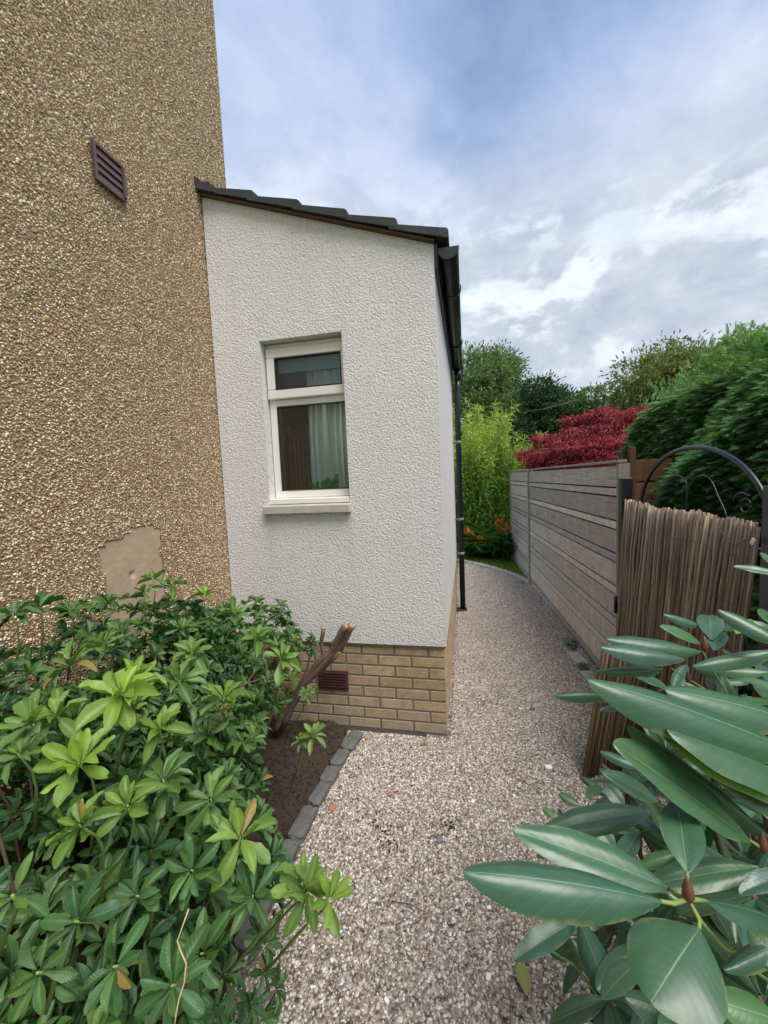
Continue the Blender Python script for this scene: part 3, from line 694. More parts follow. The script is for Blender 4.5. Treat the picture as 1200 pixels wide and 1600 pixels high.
mb = MB(); mb.box(-.93, -.86, YG-.053, YG-.02, rz(-.9)+.028, rz(-.9)+.058, .008, rot=Matrix.Rotation(slope, 3, 'Y')); mb.build('mortar_dab', M['sill'], roof)
mb = MB(); bm = mb.bm                          # lead flashing curling at the top of the slope
pts = [(XW-.012, .085), (XW+.05, .055), (XW+.13, .045), (XW+.13, .006), (XW-.012, .006)]
va = [bm.verts.new((x, YG-.06, zr(XW)+z-(x-XW)*.33)) for x, z in pts]; vb = [bm.verts.new((x, YE, zr(XW)+z-(x-XW)*.33)) for x, z in pts]
bm.faces.new(va); bm.faces.new(vb[::-1])
for i in range(5): bm.faces.new((va[i], va[(i+1) % 5], vb[(i+1) % 5], vb[i]))
mb.build('flashing', M['tile'], roof)
# fascia, gutter, downpipe
mb = MB(); mb.box(XE+.001, XE+.022, YG+.002, YE, 2.94, 3.085); mb.build('fascia', M['black'], ex)
def halfpipe(name, y0, y1, cx, cz, r, th, mat, parent, seg=20, a0=0, a1=180, lip=True):
    mb = MB(); bm = mb.bm; outer = []
    prof = []
    for i in range(seg+1):
        a = R(180+a0+(a1-a0)*i/seg); prof.append((cx+math.cos(a)*r, cz+math.sin(a)*r))
    for i in range(seg, -1, -1):
        a = R(180+a0+(a1-a0)*i/seg); prof.append((cx+math.cos(a)*(r-th), cz+math.sin(a)*(r-th)))
    A = [bm.verts.new((x, y0, z)) for x, z in prof]; B = [bm.verts.new((x, y1, z)) for x, z in prof]; n = len(prof)
    for i in range(n):
        f = bm.faces.new((A[i], A[(i+1) % n], B[(i+1) % n], B[i])); f.smooth = (i % n) not in (seg, n-1)
    for i in range(seg):
        bm.faces.new((A[i], A[i+1], A[n-2-i], A[n-1-i])); bm.faces.new((B[i], B[n-1-i], B[n-2-i], B[i+1]))
    return mb.build(name, mat, parent)
GX, GZ, GR = -.068, 3.035, .058
gu = halfpipe('gutter', YG-.015, YE+.12, GX, GZ, GR, .004, M['gutter'], ex)
# end cap
mb = MB(); bm = mb.bm; vv = []
for yy in (YG-.022, YG-.0155):
    vv.append([bm.verts.new((GX+math.cos(R(180+180*i/20))*(GR+.003), yy, GZ+math.sin(R(180+180*i/20))*(GR+.003)+(.006 if i in (0, 20) else 0))) for i in range(21)])
bm.faces.new(vv[0]); bm.faces.new(vv[1][::-1])
for i in range(21): bm.faces.new((vv[0][i], vv[0][(i+1) % 21], vv[1][(i+1) % 21], vv[1][i]))
o = mb.build('end_cap', M['tile'], gu)
for yb in (3.02, 4.17, 5.10):
    b_ = halfpipe('gutter_bracket', yb-.022, yb+.022, GX, GZ, GR+.009, .007, M['black'], gu)
    mb = MB(); mb.box(GX+GR+.001, GX+GR+.008, yb-.012, yb+.012, GZ-.002, GZ+.018); mb.build('bracket_clip', M['black'], b_)
# downpipe
DX, DY = -.085, 5.06
dp = MB(); dp.tube([(GX, DY, GZ-GR+.01), (GX, DY, GZ-GR-.11)], .042, 16); dp.tube([(GX, DY, GZ-GR-.10), (DX, DY, GZ-GR-.22), (DX, DY, GZ-GR-.26), (DX, DY, .03)], .034, 16)
dpo = dp.build('downpipe', M['black'], ex)
for z in (2.1, 1.15, .72):
    mb = MB(); mb.tube([(DX, DY, z), (DX, DY, z+.035)], .040, 16); mb.box(DX-.075, DX-.03, DY-.01, DY+.01, z+.004, z+.03); mb.build('pipe_clip', M['clip'], dpo)
mb = MB(); mb.box(DX-.085, DX+.05, DY-.07, DY+.04, .004, .03, .006); mb.build('drain_collar', M['iron'], dpo)
mb = MB(); mb.tube([at(724, 545, 1, 5.3), at(724, 575, 1, 5.3), at(723, 600, 1, 5.3), at(726, 640, 1, 5.3)], .004, 5); mb.build('cable', M['black'], ex)

# things seen through the window
cu = MB(); bm = cu.bm; rows = []
for i in range(91):
    u = i/90; x = -1.07+.34*u; y = 2.70+.018*math.sin(u*40+math.sin(u*9)*2.6+math.sin(u*3.1)*2)+.01*math.sin(u*17)
    rows.append((bm.verts.new((x, y, 2.62)), bm.verts.new((x-.02+.04*u, y, .9))))
for i in range(90):
    f = bm.faces.new((rows[i][0], rows[i+1][0], rows[i+1][1], rows[i][1])); f.smooth = True
o = cu.build('curtain', M['curtain']); md = o.modifiers.new('t', 'SOLIDIFY'); md.thickness = .002
tag(o, 'pale grey green pleated curtain hanging behind the right half of the window', 'curtain')
bl = empty('roller_blind', (-1.03, 2.7, 2.6), 'rolled blue blind behind the small upper pane', 'blind')
mb = MB(); mb.box(-1.29, -.77, 2.665, 2.670, 2.47, 2.60); mb.build('fabric', M['blind'], bl); mb = MB(); mb.tube([(-1.30, 2.71, 2.61), (-.76, 2.71, 2.61)], .02, 12); mb.build('roller', M['upvc'], bl)
rk = empty('wooden_rack', (-1.25, 3.7, .58), 'reddish brown slatted wooden rack inside the room behind the window', 'rack')
for i in range(7): mb = MB(); mb.box(-1.38+.036*i, -1.364+.036*i, 3.0, 3.02, .6, 2.15, .003); mb.build('slat', M['rack'], rk)
mb = MB(); mb.box(-1.40, -1.12, 3.021, 3.04, 2.05, 2.11); mb.build('rail', M['rack'], rk); mb = MB(); mb.box(-1.40, -1.12, 3.021, 3.04, .9, .98); mb.build('rail', M['rack'], rk)
hp = empty('house_plant', (-.98, 2.70, 1.60), 'green leafed house plant on the inner window ledge', 'plant')
mb = MB(); mb.tube([(-.98, 2.69, 1.585), (-.98, 2.69, 1.66)], [.03, .04], 14); mb.build('pot', M['rack'], hp)
lv = Leaves(); tp = leaf_tpl(8, (-1, 0, 1), .5, .3, .5)
for D_, L_, W_ in (((.35, -.1, .6), .15, .07), ((-.6, -.1, .5), .12, .07), ((1, 0, .75), .22, .035), ((.1, .1, 1), .12, .06), ((.9, 0, .3), .17, .04)):
    lv.add(tp, np.array([[-.98, 2.68, 1.64]]), np.array([D_]), np.array([[0, -.7, .6]]), L_, W_)
lv.build('leaves', M['plantleaf'], hp)

# ================================================================== FENCE along the boundary
def fline(y): return 1.066-(y-3.13)*.0440      # x of the fence face
fe = empty('timber_fence', (1.0, 5, 0), 'weathered grey slatted timber fence of wide and narrow horizontal boards right of the path', 'fence')
def fence_panel(ya, yb, name='slat_panel'):
    mb = MB(); bm = mb.bm; ang = math.atan2(fline(yb)-fline(ya), yb-ya)
    z = 1.728; seq = [.152]+[.053, .165]*8
    for h in seq:
        z0 = max(z-h, .02)
        if z-z0 < .02: break
        nseg = 1
        L = yb-ya; g = mb.box(0, .020, 0, L, z0, z, .0025)
        rot = Matrix.Rotation(-ang, 3, 'Z')
        dx = random.uniform(-.002, .002)
        for v_ in g: v_.co = rot @ v_.co + Vector((fline(ya)+dx, ya, 0))
        z = z0-.013
    return mb.build(name, M['fence'], fe)
fence_panel(3.16, 6.36); fence_panel(6.44, 8.15)
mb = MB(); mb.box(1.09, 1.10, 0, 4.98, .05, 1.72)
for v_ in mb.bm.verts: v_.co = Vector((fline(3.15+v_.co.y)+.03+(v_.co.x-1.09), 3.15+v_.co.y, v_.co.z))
mb.build('dark_backing', M['seal'], fe)  # near-black sheet behind the slats, seen through the gaps
for yp in (6.40,):
    mb = MB(); mb.box(fline(yp)-.022, fline(yp)+.06, yp-.038, yp+.038, 0, 1.745, .003); mb.build('post', M['post'], fe)
mb = MB(); mb.box(fline(3.13)-.014, fline(3.13)+.062, 3.118, 3.156, 0, 1.742, .003); mb.build('post', M['post'], fe)
mb = MB(); mb.box(fline(8.2)-.01, fline(8.2)+.07, 8.16, 8.24, 0, 1.76, .003); mb.build('post', M['post'], fe)
for ya, yb in ((3.115, 6.36), (6.44, 8.2)):
    mb = MB(); g = mb.box(0, .06, 0, yb-ya, 1.748, 1.768, .002)
    ang = math.atan2(fline(yb)-fline(ya), yb-ya)
    for v_ in g: v_.co = Matrix.Rotation(-ang, 3, 'Z') @ v_.co + Vector((fline(ya)-.018, ya, 0))
    mb.build('capping', M['post'], fe)

# ================================================================== GATE
GTX = 1.115
gt = empty('arched_iron_gate', (GTX, 2.4, 0), 'black wrought iron gate with arched top and scrollwork behind the reed screen', 'gate')
ya_, yb_ = 1.745, 2.905; zc = 1.43
def arch(y): u = (y-(ya_+yb_)/2)/((yb_-ya_)/2); return zc+.365*math.sqrt(max(0, 1-u*u))
mb = MB(); pts = []
for i in range(33):
    th = math.pi*i/32; pts.append((GTX, (ya_+yb_)/2-math.cos(th)*(yb_-ya_)/2, zc+math.sin(th)*.365))
mb.tube([(GTX, ya_, .08)]+pts+[(GTX, yb_, .08)], .0115, 10); mb.build('frame', M['iron'], gt)
mb = MB(); mb.tube([(GTX, ya_, 1.36), (GTX, yb_, 1.36)], .012, 6); mb.build('rail', M['iron'], gt); mb = MB(); mb.tube([(GTX, ya_, .15), (GTX, yb_, .15)], .012, 6); mb.build('rail', M['iron'], gt)
for i in range(1, 9):
    y = ya_+(yb_-ya_)*i/9; mb = MB(); mb.tube([(GTX, y, .15), (GTX, y, 1.36)], .007, 6); mb.build('bar', M['iron'], gt)
def scroll(pts, r=.006):
    mb = MB(); mb.tube(pts, r, 6); mb.build('scroll', M['iron'], gt)
cy0 = (ya_+yb_)/2
def gp(px, py): return at(px, py, 0, GTX)
def spl(pts, k_=6):
    out_ = []
    for i in range(len(pts)-1):
        p0, p1, p2, p3 = pts[max(i-1, 0)], pts[i], pts[i+1], pts[min(i+2, len(pts)-1)]
        for j in range(k_):
            t = j/k_; out_.append(.5*((2*p1)+(p2-p0)*t+(2*p0-5*p1+4*p2-p3)*t*t+(3*p1-p0-3*p2+p3)*t**3))
    return out_+[pts[-1]]
scroll(spl([gp(*q_) for q_ in ((1044, 752), (1050, 745), (1060, 743), (1068, 748), (1073, 760), (1073, 800))]), .0035)
scroll(spl([gp(*q_) for q_ in ((1072, 800), (1076, 765), (1086, 748), (1100, 743), (1112, 752), (1122, 775), (1134, 802), (1140, 830))]), .0035)
scroll([gp(1165+math.cos(2*math.pi*i/18)*8, 790+math.sin(2*math.pi*i/18)*11) for i in range(19)], .0035)
scroll(spl([gp(*q_) for q_ in ((1172, 775), (1160, 770), (1150, 774), (1146, 783))]), .004)
for nm, yp, zt, lab in (('gate_post', 3.075, 1.64, 'slim black steel gate post against the end of the timber fence'), ('gate_post', 1.67, 1.62, 'black steel gate post at the right edge behind the rhododendron')):
    o = empty(nm, (1.1, yp, 0), lab, 'post', 'steel gate posts'); mb = MB(); mb.box(1.050, 1.120, yp-.03, yp+.03, -.02, zt, .003); mb.build('post_shaft', M['iron'], o)
    if yp > 3:
        mb = MB(); mb.tube([(1.025, yp-.01, .725), (1.06, yp-.01, .725)], .035, 10); mb.tube([(1.02, yp-.01, .68), (1.02, yp-.01, .80)], .012, 8); mb.build('latch', M['iron'], o)
# reed screens
def reeds(name, top, bot, n, mat, thick, label, seed, extra=.0, wires=(), jit=.012, taper=None):
    rr = random.Random(seed); root = empty(name, tuple(bot(0.5)), label, 'reed screen'); mb = MB()
    for i in range(n):
        u = (i+rr.uniform(-.6, .6))/n; u = min(1, max(0, u)); a = Vector(bot(u)); b = Vector(top(u))
        off = Vector((rr.uniform(-thick, thick), rr.uniform(-.004, .004), 0)); r = rr.uniform(.0038, .0070)*(1.5 if rr.random() < .10 else 1)
        b = b+off+Vector((rr.gauss(0, .006), rr.gauss(0, jit*.5), rr.uniform(-.010, .010) if rr.random() < .85 else rr.uniform(-.05, .014))); a = a+off
        mid = (a+b)/2+Vector((rr.gauss(0, .004), rr.gauss(0, .006), 0)); q = (a*.25+b*.75)+Vector((rr.gauss(0, .004), rr.gauss(0, .006), 0))
        mb.tube([a, mid, q, b], [r*1.1, r*rr.uniform(.95, 1.1), r, r*rr.uniform(.7, 1)], 6)
    mb.build('reeds', mat, root)
    for t_ in wires:
        mb = MB(); pts = []
        for i in range(41):
            u = i/40; a = Vector(bot(u)); b = Vector(top(u)); c = a.lerp(b, t_); pts.append(c+Vector((-thick-.006+.002*math.sin(i*9), 0, .004*math.sin(i*2.1))))
        mb.tube(pts, .0014, 4); mb.build('binding_wire', M['wire'], root)
    return root
def top1(u): y = 3.045-1.32*u; return (1.072+.015*math.sin(u*9)-.02*u, y, 1.478+.007*math.sin(u*11+.5)+.004*math.sin(u*29))
def bot1(u): y = 3.00-1.20*u; return (1.00-.03*math.sin(u*3), y-.0*u, .30)
rs1 = reeds('reed_screen', top1, bot1, 250, M['reed'], .010, 'dry brown reed screening tied upright across the iron gate', 3, wires=(.985-.1, .72, .5))
def top2(u): a = at(945, 1010, 1, 2.34); return (a.x+.42*u, 2.34+.10*u, .735+.01*math.sin(u*20))
def bot2(u): return (.588+.40*u, 2.26+.14*u, .0)
reeds('reed_screen', top2, bot2, 80, M['reedold'], .006, 'shorter darker offcut of reed screening leaning out over the gravel', 8, wires=(.9, .55), jit=.004)
mb = MB(); c_ = at(1100, 848, 0, 1.02)
pts = [at(x, y, 0, 1.03) for x, y in ((1125, 828), (1137, 843), (1150, 852), (1160, 846), (1172, 842), (1176, 852))]
mb.tube(pts, .0022, 5); o = mb.build('string', M['wire']); tag(o, 'loose grey string looped over the top of the reeds', 'string')
mb = MB(); c_ = at(1176, 846, 0, 1.03); mb.box(c_.x-.004, c_.x+.004, c_.y-.008, c_.y+.008, c_.z-.014, c_.z+.014, .003, rot=Matrix.Rotation(.5, 3, 'X')); tag(mb.build('cable_tie', M['whitetie']), 'small white tie knotted at the top right of the reeds', 'tie')
# brown neighbour fence behind the gate post
nf = empty('brown_fence', (1.5, 3.7, 0), 'brown stained wooden fence corner glimpsed behind the gate post', 'fence')
mb = MB(); mb.box(1.30, 1.345, 3.60, 3.645, 0, 1.88, .003); mb.build('post', M['brownwood'], nf)
mb = MB()
for i in range(9): mb.box(1.350, 1.62, 3.63+.004*(i % 2), 3.648+.004*(i % 2), .12+.185*i, .12+.185*i+.17, .003)
mb.build('slat_panel', M['brownwood'], nf)

# ================================================================== EDGING STONES, SETTS, SLABS, DEBRIS
def rock(name, c, sx, sy, sz, mat, label, cat, group=None, rz_=0, seed=0, cuts=3, rough=.12):
    rr = random.Random(seed); bm = bmesh.new(); bmesh.ops.create_cube(bm, size=1); bmesh.ops.subdivide_edges(bm, edges=bm.edges, cuts=cuts, use_grid_fill=True)
    for v in bm.verts:
        q = v.co.normalized()*.62; v.co = v.co.lerp(q, .22)
        v.co += Vector((rr.uniform(-1, 1), rr.uniform(-1, 1), rr.uniform(-1, 1)))*rough*.35
        v.co = Vector((v.co.x*sx, v.co.y*sy, v.co.z*sz))
    for f in bm.faces: f.smooth = True
    me = bpy.data.meshes.new(name); bm.to_mesh(me); bm.free(); o = link(name, me, mat); o.location = c; o.rotation_euler = (rr.uniform(-.04, .04), rr.uniform(-.04, .04), rz_)
    md = o.modifiers.new('s', 'SUBSURF'); md.levels = 1; md.render_levels = 1
    return tag(o, label, cat, group)
ys = [2.46, 2.27, 2.12, 1.99, 1.83, 1.62, 1.37, 1.18]
xsn = [-.755, -.79, -.812, -.818, -.832, -.845, -.85, -.85, -.85, -.85]
words = ['small grey edging stone touching the brick base', 'second grey edging stone out from the brick base', 'chipped grey edging stone third out from the brick base', 'broken grey edging stone in the middle of the soil edge',
         'long smooth grey edging stone beside the terracotta chip', 'long dark grey edging stone with white gravel spilled on its near end', 'grey edging stone partly under the leafy sprig']
for i in range(len(ys)-1):
    ln = ys[i]-ys[i+1]-.012; cx = (xsn[i]+xsn[i+1])/2
    lab = words[i] if i < len(words) else 'grey edging stone'
    rock('edging_stone', (cx, (ys[i]+ys[i+1])/2, .012), .066+.025*random.random(), ln, .052, M['kerb'], lab, 'edging stone', 'stones edging the soil bed', math.atan2(xsn[i+1]-xsn[i], ys[i]-ys[i+1])*1.0, i, 5, .16)
spts = [Vector((curve_x(6.351+2.0*t), 6.351+2.0*t, .012)) for t in [i/19 for i in range(20)]]
for i in range(19):
    a, b = spts[i], spts[i+1]; c = (a+b)/2
    rock('sett', c, .10, (b-a).length-.012, .07, M['sett'], 'pale stone sett in the curved edge between gravel and lawn', 'sett', 'setts edging the lawn', math.atan2(-(b-a).x, (b-a).y), 40+i, 2, .05)
for i, (x, y, l, lab) in enumerate(((.985, 4.15, .18, 'flat grey stone by the fence foot, farthest of three'), (.965, 3.78, .26, 'flat pale stone by the fence foot, middle of three'), (.985, 3.42, .22, 'flat stone by the fence foot, nearest of three'))):
    rock('flat_stone', (x-.02, y, .008), .11, l, .03, M['sett'] if i else M['stone'], lab, 'stone', 'flat stones along the fence foot', .1*i, 70+i, 3, .12)
for i, (px, py, s, mt, lab) in enumerate(((857, 1199, .020, 'white', 'large white pebble on the gravel left of the leaning reeds'), (739, 1252, .011, 'white', 'round white pebble in the middle of the gravel path'),
        (803, 1243, .009, 'white', 'small white pebble between the big white pebble and the middle one'), (764, 1418, .009, 'white', 'white triangular chip on the gravel left of the big rhododendron leaf'), (763, 1526, .011, 'white', 'white paint flecked chip near the yellowed leaf'),
        (604, 1563, .009, 'white', 'white fleck of stone near the bottom of the gravel'), (893, 1121, .014, 'tan', 'tan stone on the gravel beside the reed offcut'), (519, 1262, .022, 'terracotta', 'terracotta brick chip lying beside the edging stones'), (571, 1153, .016, 'terracotta', 'terracotta chip at the foot of the brick base'),
        (609, 1241, .015, 'terracotta', 'dull red pebble on the gravel below the brick base'), (687, 1312, .017, 'stone', 'round grey pebble on the gravel path below the dark smudge'), (813, 1107, .010, 'white', 'white pebble beside the dark scrap on the path'), (832, 1107, .018, 'stone', 'dark scrap of slate on the gravel path'))):
    c = at(px, py, 2, .012); rock('stone_chip', c, s*2, s*1.4, s*.9, M[mt], lab, 'stone', None, i*1.1, 90+i, 2, .15)
blots = [(at(578, 1322, 2, 0), .085, .15), (at(700, 1290, 2, 0), .06, .05), (at(765, 1285, 2, 0), .10, .05), (at(600, 1350, 2, 0), .05, .06), (at(795, 1110, 2, 0), .05, .10), (at(715, 1108, 2, 0), .035, .07), (at(640, 1440, 2, 0), .05, .03), (at(618, 1200, 2, 0), .03, .04)]
def noblot(a, b):
    v_ = max(math.exp(-((a-c_.x)/rx)**2-((b-c_.y)/ry)**2) for c_, rx, ry in blots)
    return random.random() > v_*.34
so_ = sheet('spilled_soil', -.5, .8, 1.1, 3.2, .0035, 160, 260, M['soil'], None, skip=noblot)
tag(so_, 'dark soil spilled in smudges on the gravel path', 'soil', kind='stuff')
scatter(so_, M['soil'], 14000, .0020, .0060, (1, .9, .8), 1, 21, False)
# fallen leaf, twigs
lv = Leaves(); k = 420; lx = rng.uniform(-.75, .95, k); ly = rng.uniform(1.0, 5.5, k)**1.0; near = rng.random(k) < .5
lx = np.where(near, np.where(rng.random(k) < .5, -.74+np.abs(rng.normal(0, .12, k)), .93-np.abs(rng.normal(0, .14, k))), lx); okk = ~((ly > 2.49) & (lx < -.12)); lx, ly = lx[okk], ly[okk]; k = len(lx)
lv.add(leaf_tpl(2, (-1, 0, 1), .5, .4, .2), np.c_[lx, ly, rng.uniform(.012, .02, k)], np.c_[rng.normal(size=(k, 2)), np.zeros(k)], np.c_[rng.normal(0, .3, (k, 2)), np.ones(k)], rng.uniform(.008, .026, k), rng.uniform(.004, .011, k))
tag(lv.build('leaf_litter', M['litter']), 'scattered small brown leaf fragments and husks on the gravel', 'leaf litter', kind='stuff')
lv = Leaves(); a = at(810, 1502, 2, .022); b = at(824, 1556, 2, .022); dv = b-a
lv.add(leaf_tpl(8, (-1, -.5, 0, .5, 1), .5, .25, .02, wav=.02), np.array([a]), np.array([dv]), np.array([[0.1, .1, 1]]), dv.length, dv.length*.5)
tag(lv.build('fallen_leaf', M['dryleaf']), 'yellowed oval leaf fallen on the gravel near the bottom', 'leaf')
for k_, (p0, p1, lab) in enumerate((((612, 1408), (665, 1425), 'longer dry twig lying on the gravel'), ((648, 1441), (676, 1429), 'short pale twig beside the longer dry twig'), ((765, 1075), (788, 1093), 'thin dark twig on the path near the corner of the extension'))):
    a = at(*p0, 2, .02); b = at(*p1, 2, .018); mb = MB(); m_ = (a+b)/2+Vector((.005, .004, .006)); mb.tube([a, m_, b], [.002, .0024, .0015], 5); tag(mb.build('twig', M['twig'] if k_ != 1 else M['cut']), lab, 'twig')

# weeds by the fence foot and the brick
def weed(px, py, s, label, n=26, name='weed'):
    c = at(px, py, 2, .01); lv = Leaves(); tp = leaf_tpl(4, (-1, 0, 1), .55, .2, .3)
    C = np.array([c])+np.c_[rng.normal(0, s*.45, n), rng.normal(0, s*.9, n), np.abs(rng.normal(0, s*.15, n))]
    rosettes(lv, [tp], C, np.c_[rng.normal(0, .3, n), rng.normal(0, .3, n), np.ones(n)], 6, s*.42, .4, tone=rng.random(n)*.8)
    tag(lv.build(name, M['azalea']), label, 'weed')
weed(893, 1008, .07, 'pale green weed farthest along the fence foot'); weed(912, 1043, .06, 'bushy green weed between the flat stones'); weed(930, 1062, .06, 'weed tuft right beside the reed offcut'); weed(664, 1160, .03, 'tiny weed at the foot of the brick base', 8)
weed(655, 1395, .015, 'tiny grass tuft alone on the open gravel', 3)

# ================================================================== LEFT SHRUB
SH = empty('leafy_shrub', (-1.1, 1.2, 0), 'large green shrub with whorled leaves and lime new growth filling the soil bed', 'shrub')
tplA = [leaf_tpl(9, (-1, -.5, 0, .5, 1), .64, f, d, wav=w_*1.7, tex=.55, ph=f*40) for f, d, w_ in ((.35, .18, .03), (.5, .40, .05), (.2, .08, .04), (.3, .55, .04), (.6, .25, .06), (-.2, .3, .05), (.4, -.12, .04))]
lv = Leaves()
# whorls sit on and inside three overlapping mounds
mounds = [((-1.45, 1.28, .57), (.50, .88, .68), 520), ((-1.18, 1.92, .52), (.36, .48, .52), 190), ((-.98, .92, .42), (.40, .52, .60), 230), ((-.88, .60, .40), (.30, .34, .48), 90), ((-1.2, .55, .7), (.42, .5, .55), 210), ((-1.2, 1.25, .50), (.42, .55, .50), 330), ((-1.36, 1.58, .56), (.30, .55, .52), 300)]
Cs, As, Ts = [], [], []
for c, r, n in mounds:
    d = randdir(n*2); d = d[(d[:, 2] > -.45)][:n]; n = len(d)
    sc = rng.uniform(.80, 1.05, n)**1.0
    C = np.array(c)+d*np.array(r)*sc[:, None]
    A = norm(norm(d/np.array(r))*.8+np.array([0.15, -.05, .75])+rng.normal(0, .28, (n, 3)))
    Cs.append(C); As.append(A); Ts.append(np.clip((sc-.97)*5, 0, 1)*rng.random(n)**1.5*1.1*(C[:, 2] > .6)+rng.random(n)**2*.25)
C = np.concatenate(Cs); A = np.concatenate(As); T = np.concatenate(Ts)
ok = (C[:, 0] > XW+.04) & (C[:, 2] > .07) & (C[:, 1] < 2.42) & ~((C[:, 0] > -1.06) & (C[:, 1] > 1.15) & (C[:, 2] < .55+.25*(C[:, 1]-1.2))) 
C, A, T = C[ok], A[ok], T[ok]
SZ = rng.uniform(.044, .074, len(C))*np.clip(np.linalg.norm(C-np.array([0, 0, 1.7]), axis=1)/1.15, .62, 1)
rosettes(lv, tplA, C, A, 11, SZ, .36, (28, 92), tone=T, jit=.34)
# shoots placed where the photograph shows them (surveyed: pixel, distance)
shoots = [  # px, py, dist, leaf length, tone, axis tilt x, tilt y, leaves
 (190, 1085, .95, .105, .95, .05, -.25, 12), (125, 1195, .78, .105, .85, .0, -.45, 12), (215, 1060, 1.05, .08, .8, .2, -.2, 9), (110, 1040, 1.1, .085, .35, -.1, -.3, 10), (280, 1065, 1.1, .09, .35, .2, -.3, 10),
 (330, 1250, .95, .085, .25, .3, -.5, 10), (375, 1310, .9, .095, .65, .35, -.25, 8), (300, 1360, .80, .085, .15, .3, -.7, 9), (215, 1400, .72, .075, .08, .1, -.8, 8), (120, 1440, .62, .075, .05, .0, -.8, 8), (315, 1490, .72, .085, .12, .2, -.85, 8),
 (180, 1510, .60, .075, .05, .0, -.9, 8), (480, 1395, .82, .075, .45, .5, -.5, 8), (395, 1400, .85, .08, .1, .4, -.5, 9), (470, 1385, .84, .07, .7, .6, -.1, 6), (400, 1000, 1.55, .10, .35, .5, -.1, 9), (440, 1030, 1.55, .10, .5, .6, -.1, 9),
 (365, 960, 1.75, .09, .4, .3, -.1, 9), (240, 905, 1.75, .085, .55, .0, -.1, 9), (225, 925, 1.7, .07, .5, .1, -.1, 8), (270, 915, 1.8, .09, .45, .1, .0, 8), (320, 930, 1.9, .07, .75, .2, -.1, 8), (60, 950, 1.35, .085, .12, .0, -.2, 9), (20, 960, 1.25, .085, .1, .0, -.2, 9), (110, 955, 1.5, .085, .15, .0, -.2, 9),
 (185, 985, 1.5, .085, .2, .0, -.3, 9), (480, 1085, 1.75, .055, .3, .3, -.3, 10), (490, 1150, 1.6, .07, .55, .3, -.4, 7), (470, 1160, 1.6, .045, .4, .0, -.4, 7), (455, 1060, 1.7, .06, .3, .2, -.3, 8), (380, 1160, 1.35, .06, .2, .3, -.4, 9), (400, 1130, 1.5, .06, .2, .3, -.3, 9),
 (20, 1400, .50, .06, .35, .6, -.5, 5), (60, 1520, .50, .055, .2, .4, -.7, 6), (515, 1405, .80, .075, .75, .5, -.3, 6), (350, 1090, 1.2, .085, .5, .3, -.3, 9), (90, 1120, .95, .085, .6, 0, -.3, 9), (250, 1140, 1.0, .08, .7, .2, -.3, 9), (300, 1020, 1.35, .085, .45, .3, -.2, 9), (160, 1010, 1.3, .085, .4, -.1, -.2, 9), (50, 1130, .85, .075, .4, -.1, -.4, 9), (30, 1180, .8, .075, .35, .0, -.4, 9), (200, 1260, .75, .085, .6, .2, -.4, 10), (125, 1290, .66, .075, .55, .0, -.6, 9), (255, 1220, .85, .08, .3, .2, -.5, 9), (270, 1540, .62, .085, .08, .1, -.85, 8)]
stem = MB()
for px, py, d, L, tn, tx, ty, k_ in shoots:
    c = P(px, py, d); ax = np.array([tx, ty, 1.0]); rosettes(lv, tplA, np.array([c]), ax, k_+3, L*(.86 if d > .8 else .70), .37, (22, 95) if tn > .3 else (40, 95), tn, jit=.26)
    dv = Vector(ax).normalized(); e = c-dv*.10+Vector((-.02, 0, -.01)); e2 = c-dv*.2+Vector((-.10, .0, -.10))
    stem.tube([c+dv*.004, c-dv*.05, e, e2], [.0016, .0022, .0028, .0035], 6)
lv.build('foliage', M['azalea'], SH)
stem.build('young_stems', M['stem'], SH)
mb = MB(); rr = random.Random(4)
bases = [(-1.25, 1.5), (-1.2, 1.0), (-1.05, .8), (-1.3, 1.95), (-1.05, 1.35), (-.95, .6)]
sel = rng.choice(len(C), 170, replace=False)
for i in sel:
    b0 = min(bases, key=lambda q: (q[0]-C[i][0])**2+(q[1]-C[i][1])**2); b0 = Vector((b0[0]+rr.uniform(-.06, .06), b0[1]+rr.uniform(-.06, .06), .0)); c = Vector(C[i])
    m1 = b0.lerp(c, .4)+Vector((rr.uniform(-.05, .05), rr.uniform(-.05, .05), .08)); m2 = b0.lerp(c, .75)+Vector((rr.uniform(-.04, .04), rr.uniform(-.04, .04), .05))
    mb.tube([b0, m1, m2, c], [.007, .005, .0035, .002], 6)
# yellowish arching branches on the right
for pts in ([(330, 1130, 1.35), (380, 1075, 1.45), (405, 1040, 1.5), (415, 1005, 1.55)], [(340, 1085, 1.4), (380, 1070, 1.45), (425, 1055, 1.5), (448, 1035, 1.55)]):
    mb.tube([P(*q) for q in pts], .0025, 6)
mb.build('branches', M['twig'], SH)
mb = MB(); mb.tube([P(*q) for q in [(295, 1420, .60), (286, 1445, .59), (277, 1470, .59), (283, 1488, .585), (291, 1505, .58), (288, 1535, .58), (280, 1560, .575), (275, 1585, .57), (272, 1610, .57)]], .0011, 6); mb.build('dry_tendril', M['tan'], SH)

